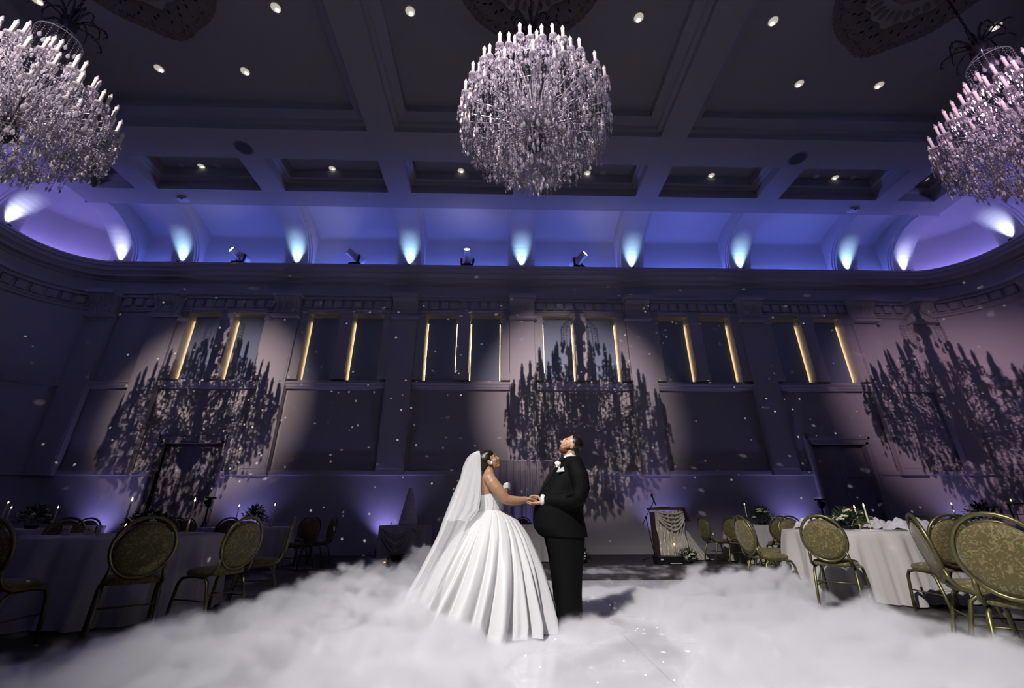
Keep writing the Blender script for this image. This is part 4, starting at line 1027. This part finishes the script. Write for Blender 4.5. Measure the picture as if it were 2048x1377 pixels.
for s in (-1, 1):
    GP(MB().loft([[V(x, z, s*.12+y*w) for x, z, y in ((.74, .022, 0), (.73, .022, -1), (.60, .022, -1), (.50, .022, -.8), (.455, .022, 0), (.50, .022, .8), (.60, .022, 1), (.73, .022, 1))] for z0, w in ((0, .052),)]+[[V(x, z, s*.12+y*.048) for x, z, y in ((.745, .06, 0), (.735, .06, -1), (.60, .065, -1), (.50, .055, -.8), (.455, .045, 0), (.50, .055, .8), (.60, .065, 1), (.735, .06, 1))], [V(x, z, s*.12+y*.03) for x, z, y in ((.735, .11, 0), (.72, .11, -1), (.60, .10, -1), (.52, .07, -.8), (.48, .06, 0), (.52, .07, .8), (.60, .10, 1), (.72, .11, 1))]]).build('shoe', SATINB, None, True))
    GP(MB().tube([V(.452, 1.110, s*.158), V(.432, 1.110, s*.150), V(.412, 1.111, s*.143)], [.050, .056, .055], 16).build('shirt_cuff', SHIRT, None, True))
    # satin lapel strip running down the opening
    GP(MB().tube([V(.660, 1.535, s*.085), V(.600, 1.455, s*.105), V(.535, 1.36, s*.095), V(.462, 1.255, s*.055), V(.40, 1.16, s*.02)], [.016, .030, .034, .024, .006], 8, .35).build('lapel', SATINB, None, True))
    GP(MB().loft([[V(.742, 1.575, s*.02), V(.700, 1.560, s*.055), V(.655, 1.535, s*.045), V(.645, 1.525, s*.01)], [V(.742, 1.545, s*.03), V(.700, 1.525, s*.07), V(.650, 1.495, s*.06), V(.632, 1.490, s*.01)]], False, False, closed=False).build('shirt_wing', SHIRT, None, True))
col = MB()
for (rr0, rr1, z0, z1) in ((.074, .071, 0, .05),):
    q_ = Quaternion((0, 1, 0), radians(-24)); o_ = Vector((.738, FY, 1.525))
    col.loft([[o_+q_ @ Vector((r*cos(2*pi*k/24), r*sin(2*pi*k/24), z)) for k in range(24)] for r, z in ((.076, 0), (.074, .025), (.071, .05), (.067, .05), (.07, 0))], False, False)
GP(col.build('shirt_collar', SHIRT, None, True))
GP(MB().loft([[V(x, z, y) for x, z, y in ((.60, 1.50, -.05), (.585, 1.46, -.06), (.59, 1.46, .06), (.605, 1.50, .05))], [V(x, z, y) for x, z, y in ((.44, 1.25, -.02), (.435, 1.24, -.02), (.435, 1.24, .02), (.44, 1.25, .02))]]).build('shirt_front', SHIRT, None))
bt = MB()
for s in (-1, 1): bt.loft([[V(.622, 1.505+dz, s*.01) for dz in (-.012, .012)]+[V(.612, 1.505+dz, s*.01) for dz in (.012, -.012)], [V(.640, 1.505+dz, s*.06) for dz in (-.026, .026)]+[V(.630, 1.505+dz, s*.06) for dz in (.026, -.026)]])
bt.ell(V(.614, 1.505), (.012, .014, .014), 10, 7); GP(bt.build('bow_tie', SATINB, None))
# boutonniere and pocket square on his near breast
q = MB()
for j in range(11):
    t = 2.4*j; u = .004+.0026*j; q.ell(V(.588+u*cos(t)*.8, 1.455+u*sin(t), -.166+.0014*j), (.017-.0004*j, .009, .015), 8, 6)
bo = GP(q.build('boutonniere', mat('white_rose', (.85, .84, .80), .6), None, True))
GP(MB().tube([V(.598, 1.43, -.158), V(.604, 1.40, -.165)], [.008, .004], 6).build('boutonniere_stem', mat('white_rose', (.85, .84, .80), .6), None))
GP(MB().prism([(.560, 1.372), (.640, 1.378), (.632, 1.425), (.602, 1.405), (.59, 1.42)], 1, FY-.228, FY-.222).build('pocket_square', SHIRT, None))
for k, z in enumerate((1.10, 1.02)): GP(MB().ell(V(.352-.008*k, z-.02, -.05), (.006, .012, .012), 10, 6).build('jacket_button', SATINB, None, True))
# ------------------------------------------------------------------ set pieces along the far wall
SATIN_W = mat('champagne_satin', (.62, .56, .48), .28, sheen=.1)
SATIN_D = mat('grey_satin_skirt', (.52, .47, .47), .45)
def fold_sheet(name, m, parent, f, nu, nv):
    pts = [f(i/nu, j/nv) for i in range(nu+1) for j in range(nv+1)]; k = nv+1
    return MB().add(pts, [(i*k+j, (i+1)*k+j, (i+1)*k+j+1, i*k+j+1) for i in range(nu) for j in range(nv)]).build(name, m, parent, True)
# cake table with swagged skirt
ct = empty('cake_table', (-2.2, 10.95, 0)); tag(ct, 'square table with a swagged grey satin skirt carrying the cake', 'table')
MB().box(-.52, .52, -.42, .42, .77, .80).build('tabletop', SATIN_D, ct)
for sx in (-1, 1):
    for sy in (-1, 1): MB().box(sx*.46-.02, sx*.46+.02, sy*.36-.02, sy*.36+.02, 0, .77).build('leg', BLACKM, ct)
per = [(-.53, .43), (-.53, -.43), (.53, -.43), (.53, .43)]
def along(u):
    L = [0.86, 1.06, 0.86]; s = u*sum(L)
    for (a, b, l) in zip(per[:-1], per[1:], L):
        if s <= l+1e-9: return (a[0]+(b[0]-a[0])*s/l, a[1]+(b[1]-a[1])*s/l, (b[1]-a[1])/l, -(b[0]-a[0])/l)
        s -= l
    return (*per[-1], 1, 0)
def ctf(u, v):
    x, y, nx, ny = along(u); o = (.012*sin(70*u)+.012*sin(43*u+1))*(.2+v)+.06*v*abs(sin(3.2*u*pi)); return (x-nx*-o*1, y+ny*o, .79-.775*v)
fold_sheet('skirt', SATIN_D, ct, ctf, 150, 14)
for q, (xa_, xb_, dp, zz) in enumerate(((-.50, .22, .25, .78), (-.50, .22, .44, .77), (.20, .52, .16, .78), (-.50, .22, .60, .76))):
    for k in range(4):
        MB().tube([(xa_+(xb_-xa_)*t, -.46-.012*k-.04*sin(pi*t), zz-(dp-.03*k)*4*t*(1-t)*(.9 if t < .5 else 1)) for t in [i/14 for i in range(15)]], [.016]*15, 7, .6).build('swag', SATIN_D, ct, True)
ck = empty('wedding_cake', (-2.17, 10.95, .80)); tag(ck, 'very tall tapering wedding cake of many tiers beside the violet beam', 'cake')
CAKEM = mat('cake_icing', (.60, .53, .52), .7, bump=.6, bscale=35)
zc = 0
for k in range(8):
    r = .215-.0225*k; h = .115-.003*k
    t_ = MB().lathe([(0, zc), (r, zc), (r+.006, zc+.01), (r, zc+.02), (r-.004, zc+h-.012), (r-.014, zc+h), (0, zc+h)], 30).build('tier', CAKEM, ck, True)
    q = MB()
    for j in range(20): q.ell((r*cos(2*pi*j/20), r*sin(2*pi*j/20), zc+.012), (.012, .012, .012), 6, 4)
    q.build('piped_border', CAKEM, t_, True)['kind'] = 'stuff'
    zc += h
for (dx, dy, nm) in ((-.33, -.2, 'cake_knife_holder'), (.38, -.25, 'cake_plate')):
    if nm == 'cake_plate': o = MB().lathe([(0, 0), (.07, 0), (.10, .015), (.10, .02), (0, .008)], 20).build(nm, GREYM, None, True, (-2.2+dx, 10.95+dy, .80)); tag(o, 'small plate at the corner of the cake table', 'plate')
    else:
        o = MB().lathe([(0, 0), (.03, 0), (.012, .01), (.012, .06), (.0, .07)], 12).build(nm, BLACKM, None, True, (-2.2+dx, 10.95+dy, .80)); tag(o, 'small dark holder standing beside the tall cake', 'holder')
# haze machine before the cake table
hm = empty('haze_machine', (-1.95, 10.15, 0)); tag(hm, 'flat dark effects box on the floor before the cake table', 'machine')
MB().prism([(-.42, 0), (.42, 0), (.42, .17), (.36, .22), (-.36, .22), (-.42, .17)], 1, -.2, .2).build('body', BLACKM, hm); MB().box(-.05, .35, -.215, -.2, .02, .03).build('front_strip', GREYM, hm)
MB().lathe([(.03, 0), (.09, 0), (.09, .01), (.03, .01)], 18).build('fan_grille', GREYM, hm); hm.children[-1].location = (.15, -.205, .12); hm.children[-1].rotation_euler = (pi/2, 0, 0)
MB().ell((-.44, -.21, .10), (.022, .012, .012), 8, 6).build('pilot_lamp', emission('amber', (1, .4, .08), 3), hm)
# sheer curtain backdrop behind the sweetheart table
bd = empty('curtain_backdrop', (.98, 12.35, 0)); tag(bd, 'sheer pleated white curtain backdrop behind the couple', 'curtain')
fold_sheet('curtain', SHEER, bd, lambda u, v: (-.98+1.96*u, .05*sin(62*u+.8*sin(9*u))+.02*sin(131*u), 2.44-2.42*v), 260, 6)
for sx in (-1, 1):
    MB().tube([(sx*1.0, .06, 0), (sx*1.0, .06, 2.46)], .02, 10).build('upright', GREYM, bd, True)
    MB().lathe([(0, 0), (.16, 0), (.16, .012), (.03, .02)], 18, (sx*1.0, .06, 0)).build('foot_plate', BLACKM, bd)
    fold_sheet('tie_back', SHEER, bd, lambda u, v: (sx*(.55+.45*v**1.6)+.1*(u-.5)*(1-.5*v), -.10+.02*sin(30*u), 1.9-1.85*v), 24, 12)
MB().tube([(-1.0, .06, 2.46), (1.0, .06, 2.46)], .018, 10).build('crossbar', GREYM, bd, True)
q = MB(); rq = random.Random(2)
for k in range(120): q.octa((rq.uniform(-.95, .95), -.06, 2.44-rq.random()**3*.12), .012, .03)
q.build('crystal_trim', CRYSTAL, bd)['kind'] = 'stuff'
# sweetheart table
sw = empty('sweetheart_table', (1.05, 11.25, 0)); tag(sw, 'small white-clothed sweetheart table behind the couple', 'table')
MB().box(-.82, .82, -.36, .36, .77, .80).build('tabletop', WHITECLOTH, sw)
for sx in (-1, 1):
    for sy in (-1, 1): MB().box(sx*.74-.02, sx*.74+.02, sy*.3-.02, sy*.3+.02, 0, .77).build('leg', BLACKM, sw)
P2 = [(-.83, .37), (-.83, -.37), (.83, -.37), (.83, .37)]
def swf(u, v):
    L = [.74, 1.66, .74]; s = u*sum(L); i = 0
    while i < 2 and s > L[i]: s -= L[i]; i += 1
    a, b2 = P2[i], P2[i+1]; t = min(1, s/L[i]); x, y = a[0]+(b2[0]-a[0])*t, a[1]+(b2[1]-a[1])*t; nx, ny = (b2[1]-a[1])/L[i], -(b2[0]-a[0])/L[i]
    o = (.02*sin(60*u)+.012*sin(97*u))*v+.02*v; return (x+nx*o, y+ny*o, .79-.775*v)
fold_sheet('cloth_skirt', WHITECLOTH, sw, swf, 200, 10)
GOLDW = mat('gold_wire', (.55, .42, .16), .3, metal=.9)
for k, (x, y, z, lab, s) in enumerate(((.55, 11.45, .80, 'tall twig spray of gold wire before the curtain, beside the gown', 1.0), (.98, 11.3, .80, 'smaller gold wire twig spray on the sweetheart table beside the tuxedo', .62))):
    e = empty('gold_twig_spray', (x, y, z)); tag(e, lab, 'decoration', 'gold twig sprays'); rq = random.Random(k+4)
    MB().lathe([(0, 0), (.05, 0), (.05, .01), (.015, .03), (.012, .1*s), (.0, .1*s)], 12).build('vase', GOLDW, e, True)
    for j in range(9):
        a = rq.uniform(0, 6.28); l = rq.uniform(.9, 1.5)*s
        MB().tube([(0, 0, .08*s), (.05*cos(a)*s, .05*sin(a)*s, .4*l), (.12*cos(a)*s, .12*sin(a)*s, .75*l), (.26*cos(a)*s, .2*sin(a)*s, .92*l)], [.005, .004, .004, .003], 5).build('twig', GOLDW, e, True)
def floor_flowers(x, y, label, seed, R=.2, H=.26):
    e = empty('floor_bouquet', (x, y, 0)); tag(e, label, 'flowers', 'bouquets standing on the floor'); foliage(e, R, H, 130, seed, 8); MB().lathe([(0, .0), (.09, 0), (.11, .05), (0, .05)], 14).build('dish', BLACKM, e, True)
floor_flowers(.62, 10.55, 'cream bouquet on the floor at the sweetheart table, beside the gown hem', 21, .16, .3)
floor_flowers(1.88, 10.75, 'green and cream bouquet on the floor behind the tuxedo trousers', 22, .17, .3)
floor_flowers(4.28, 10.62, 'cream bouquet on the floor at the foot of the lectern', 23, .24, .26)
o = taper(4.12, 10.95, 0, .33, 'lit candle standing behind the lectern bouquet')
# lectern
lc = empty('lectern', (4.15, 11.35, 0)); tag(lc, 'wooden lectern draped in champagne satin', 'lectern')
WOOD = mat('dark_wood', (.07, .04, .025), .35, var=.3, vscale=6)
MB().prism([(-.32, 0), (.34, 0), (.34, 1.08), (-.32, 1.08)], 1, -.22, .25).build('body', WOOD, lc)
MB().prism([(-.36, 1.12), (-.36, 1.07), (.36, 1.07), (.36, 1.12)], 1, -.30, .32).build('desk_top', WOOD, lc); lc.children[-1].location = (0, 0, .06)
MB().prism([(.36, 1.18), (.40, 1.18), (.50, .86), (.46, .86)], 1, -.30, .10).build('side_flap', WOOD, lc)
def satin(u, v):
    x = -.36+.70*u; sw_ = .16*sin(pi*u)*(1-v)**2
    y = -.27-.03*sin(34*(u-.25*v)+2*v)-.02*sin(55*u+14*v)-.07*v-.03*sin(16*v+3*u)*(u)
    return (x+.05*(v-.5)*u+.03*v*sin(5*u), y, 1.13-1.12*v-sw_*.3)
fold_sheet('satin_front', SATIN_W, lc, satin, 120, 60)
for k in range(5):
    MB().tube([(-.33+.66*t, -.315-.012*k, 1.08-.035*k-(.05+.055*k)*4*t*(1-t)*(.7+.6*t)) for t in [i/16 for i in range(17)]], [.012]+[.022]*15+[.012], 7, .6).build('satin_swag', SATIN_W, lc, True)
fold_sheet('satin_side', SATIN_W, lc, lambda u, v: (.36+.50*v**1.3*u+.06*v, -.22+.35*u*.6+.02*sin(26*u+3*v), 1.02-1.0*v**.9), 50, 30)
fold_sheet('satin_tail', SATIN_W, lc, lambda u, v: (.45+.62*u, -.30+.2*v+.015*sin(30*v+8*u), .012+.022*abs(sin(9*u+14*v))), 30, 20)
o = MB().box(-.14, .14, -.1, .1, 0, .012).box(-.13, .13, -.09, .09, .012, .02).build('script_folder', BLACKM, None, False, (4.12, 11.35, 1.182)); tag(o, 'dark folder lying on the lectern desk', 'folder')
# microphone stand
ms = empty('microphone_stand', (3.63, 11.0, 0)); tag(ms, 'black boom microphone stand beside the lectern', 'microphone stand')
for k in range(3):
    a = .4+2*pi*k/3; MB().tube([(0, 0, .12), (.28*cos(a), .28*sin(a), .012)], .011, 8).build('leg', BLACKM, ms, True)
MB().tube([(.03, 0, .04), (-.09, 0, .93)], .011, 8).build('pole', BLACKM, ms, True); MB().ell((-.09, 0, .95), (.03, .025, .035), 10, 8).build('clutch', BLACKM, ms, True)
MB().tube([(-.20, 0, .78), (-.09, 0, .96), (.10, .0, 1.24), (.15, 0, 1.33)], .009, 8).build('boom', BLACKM, ms, True)
mc = MB().tube([(.19, 0, 1.22), (.15, 0, 1.34), (.125, 0, 1.42)], [.013, .016, .019], 10).build('microphone', BLACKM, ms, True); MB().ell((.115, 0, 1.452), (.030, .030, .042), 12, 9).build('mesh_ball', BLACKM, mc, True)
fm = empty('floor_monitor', (3.72, 10.35, 0)); tag(fm, 'low black effects box on the floor before the microphone stand', 'machine')
MB().prism([(-.28, 0), (.28, 0), (.30, .16), (-.30, .16)], 1, -.16, .16).build('body', BLACKM, fm); MB().box(-.02, .24, -.165, -.16, .02, .035).build('front_strip', GREYM, fm); MB().box(-.22, -.16, -.165, -.16, .09, .12).build('badge', GREYM, fm)
# video cameras on tripods
def tripod(x, y, h, label, rz):
    e = empty('camera_tripod', (x, y, 0), rz); tag(e, label, 'video camera', 'video cameras on tripods')
    for k in range(3):
        a = 2*pi*k/3; MB().tube([(0, 0, h-.28), (.32*cos(a), .32*sin(a), 0)], .014, 8).build('leg', BLACKM, e, True)
    MB().tube([(0, 0, h-.3), (0, 0, h)], .02, 8).build('column', BLACKM, e, True)
    MB().box(-.05, .05, -.06, .06, h, h+.05).build('head', BLACKM, e)
    cb_ = MB().box(-.06, .06, -.10, .08, h+.05, h+.17).box(-.04, .04, -.02, .06, h+.17, h+.21).build('camera', BLACKM, e)
    MB().lathe([(0, 0), (.04, 0), (.045, .14), (.055, .16), (0, .15)], 14).build('lens', BLACKM, cb_, True); cb_.children[-1].location = (0, -.09, h+.11); cb_.children[-1].rotation_euler = (pi/2, 0, 0)
    MB().box(-.11, .13, .0, .012, h+.20, h+.235).build('top_light', BLACKM, e)
    MB().tube([(0, .05, h+.02), (.05, .25, h-.12)], .008, 6).build('pan_handle', BLACKM, e)
tripod(-7.33, 11.6, 1.22, 'video camera on a tripod before the door by the dim tables', .3)
tripod(8.37, 11.6, 1.15, 'video camera on a tripod before the door by the candle table', -.4)
# rack of glasses far back by the wall
rk = empty('glass_rack', (11.0, 9.0, 0)); tag(rk, 'bar cart of glasses far back beside the dark bouquet', 'bar cart')
for z in (.75, .98, 1.18): MB().box(-.4, .4, -.2, .2, z, z+.02).build('shelf', WOOD, rk)
for sx in (-1, 1):
    for sy in (-1, 1): MB().tube([(sx*.38, sy*.18, 0), (sx*.38, sy*.18, 1.2)], .014, 8).build('post', BLACKM, rk, True)
q = MB()
for k in range(14): q.lathe([(0, 0), (.025, 0), (.03, .09), (.027, .09), (.022, .006)], 10, (-.34+.052*k, -.1, 1.20))
q.build('glasses', GLASSM, rk, True)['kind'] = 'stuff'

# ------------------------------------------------------------------ dry-ice fog rolling over the dance floor
FX0, FX1, FY0, FY1, FZ1 = -5.2, 5.2, 2.35, 9.9, .95
FOG = [  # x, y, radius, height
    (-1.9, 3.1, 1.4, .30), (-2.9, 3.0, .9, .20), (-1.9, 4.2, 1.1, .33), (-1.6, 5.4, 1.2, .36), (-1.5, 6.6, 1.0, .40), (-1.2, 7.8, .9, .42), (-.9, 8.8, .7, .40), (-1.8, 9.2, .6, .16), (-.9, 4.2, 1.1, .33),
    (-.7, 3.1, 1.1, .22), (.4, 2.7, .9, .07), (-.5, 3.9, .8, .22), (.25, 3.85, .6, .12), (.75, 4.55, .6, .17), (1.35, 5.3, .8, .15), (1.6, 5.9, 1.1, .16), (1.9, 8.7, 1.0, .07), (2.9, 9.0, .8, .06), (2.8, 5.7, 1.0, .32), (3.25, 6.0, .8, .36), (2.3, 4.6, 1.1, .26), (2.7, 3.7, .9, .32), (3.0, 3.0, .9, .28), (2.0, 3.1, 1.0, .24), (3.5, 4.7, .7, .15), (1.0, 3.6, .9, .07), (.1, 5.7, .9, .18), (.9, 6.4, .8, .10)]
def fog():
    me = bpy.data.meshes.new('fog'); o = bpy.data.objects.new('fog', me); COL.objects.link(o)
    tag(o, 'thick white dry-ice fog rolling across the dance floor', 'fog', None, 'stuff')
    m = bpy.data.materials.new('fog_volume'); m.use_nodes = True; N = m.node_tree.nodes; N.clear()
    v = N.new('ShaderNodeVolumePrincipled'); v.inputs['Color'].default_value = (.97, .968, .985, 1); v.inputs['Density'].default_value = FOG_DENSITY; v.inputs['Anisotropy'].default_value = .0
    ou = N.new('ShaderNodeOutputMaterial'); m.node_tree.links.new(v.outputs[0], ou.inputs['Volume'])
    g = bpy.data.node_groups.new('fog_nodes', 'GeometryNodeTree'); g.interface.new_socket('Geometry', in_out='OUTPUT', socket_type='NodeSocketGeometry')
    GN, GL = g.nodes, g.links
    def nd(t): return GN.new(t)
    def math_(op, a, b_=None, c=None):
        n = nd('ShaderNodeMath'); n.operation = op
        for i, q in enumerate((a, b_, c)):
            if q is None: continue
            if isinstance(q, (int, float)): n.inputs[i].default_value = q
            else: GL.new(q, n.inputs[i])
        return n.outputs[0]
    pos = nd('GeometryNodeInputPosition'); sp = nd('ShaderNodeSeparateXYZ')
    nz = nd('ShaderNodeTexNoise'); nz.inputs['Scale'].default_value = 1.1; nz.inputs['Detail'].default_value = 3
    GL.new(pos.outputs[0], nz.inputs['Vector'])
    wv = nd('ShaderNodeVectorMath'); wv.operation = 'SUBTRACT'; GL.new(nz.outputs['Color'], wv.inputs[0]); wv.inputs[1].default_value = (.5, .5, .5)
    ws = nd('ShaderNodeVectorMath'); ws.operation = 'SCALE'; GL.new(wv.outputs[0], ws.inputs[0]); ws.inputs['Scale'].default_value = .9
    wp = nd('ShaderNodeVectorMath'); wp.operation = 'ADD'; GL.new(pos.outputs[0], wp.inputs[0]); GL.new(ws.outputs[0], wp.inputs[1])
    GL.new(wp.outputs[0], sp.inputs[0]); X, Y = sp.outputs[0], sp.outputs[1]
    sz = nd('ShaderNodeSeparateXYZ'); GL.new(pos.outputs[0], sz.inputs[0]); Z = sz.outputs[2]
    Hh = None
    for (x, y, r, h) in FOG:
        dx = math_('SUBTRACT', X, x); dy = math_('SUBTRACT', Y, y); d2 = math_('ADD', math_('MULTIPLY', dx, dx), math_('MULTIPLY', dy, dy))
        q = math_('MULTIPLY', math_('MAXIMUM', math_('SUBTRACT', 1.0, math_('MULTIPLY', d2, 1/(r*r))), 0.0), h)
        Hh = q if Hh is None else math_('SMOOTH_MAX', Hh, q, .06)
    n2 = nd('ShaderNodeTexNoise'); n2.inputs['Scale'].default_value = 3.6; n2.inputs['Detail'].default_value = 6; n2.inputs['Roughness'].default_value = .62; n2.inputs['Distortion'].default_value = .5
    GL.new(pos.outputs[0], n2.inputs['Vector'])
    n3 = nd('ShaderNodeTexNoise'); n3.inputs['Scale'].default_value = 1.3; n3.inputs['Detail'].default_value = 1; GL.new(pos.outputs[0], n3.inputs['Vector'])
    nn = math_('ADD', math_('MULTIPLY', math_('SUBTRACT', n2.outputs['Fac'], .5), 2.1), math_('MULTIPLY', math_('SUBTRACT', n3.outputs['Fac'], .5), 1.1))
    bill = math_('MULTIPLY', nn, math_('ADD', Hh, .06))
    h2 = math_('ADD', Hh, bill)
    d = math_('DIVIDE', math_('SUBTRACT', h2, math_('ADD', Z, .02)), .07)
    d = math_('MINIMUM', math_('MAXIMUM', d, 0.0), 1.0); d = math_('MULTIPLY', d, d)
    vc = nd('GeometryNodeVolumeCube'); GL.new(d, vc.inputs['Density'])
    vc.inputs['Min'].default_value = (FX0, FY0, .021); vc.inputs['Max'].default_value = (FX1, FY1, FZ1)
    vc.inputs['Resolution X'].default_value = 340; vc.inputs['Resolution Y'].default_value = 246; vc.inputs['Resolution Z'].default_value = 38
    sm = nd('GeometryNodeSetMaterial'); sm.inputs['Material'].default_value = m; GL.new(vc.outputs[0], sm.inputs[0])
    go = nd('NodeGroupOutput'); GL.new(sm.outputs[0], go.inputs[0])
    md = o.modifiers.new('fog', 'NODES'); md.node_group = g
    me.materials.append(m)
FOG_DENSITY = 13.0
fog()
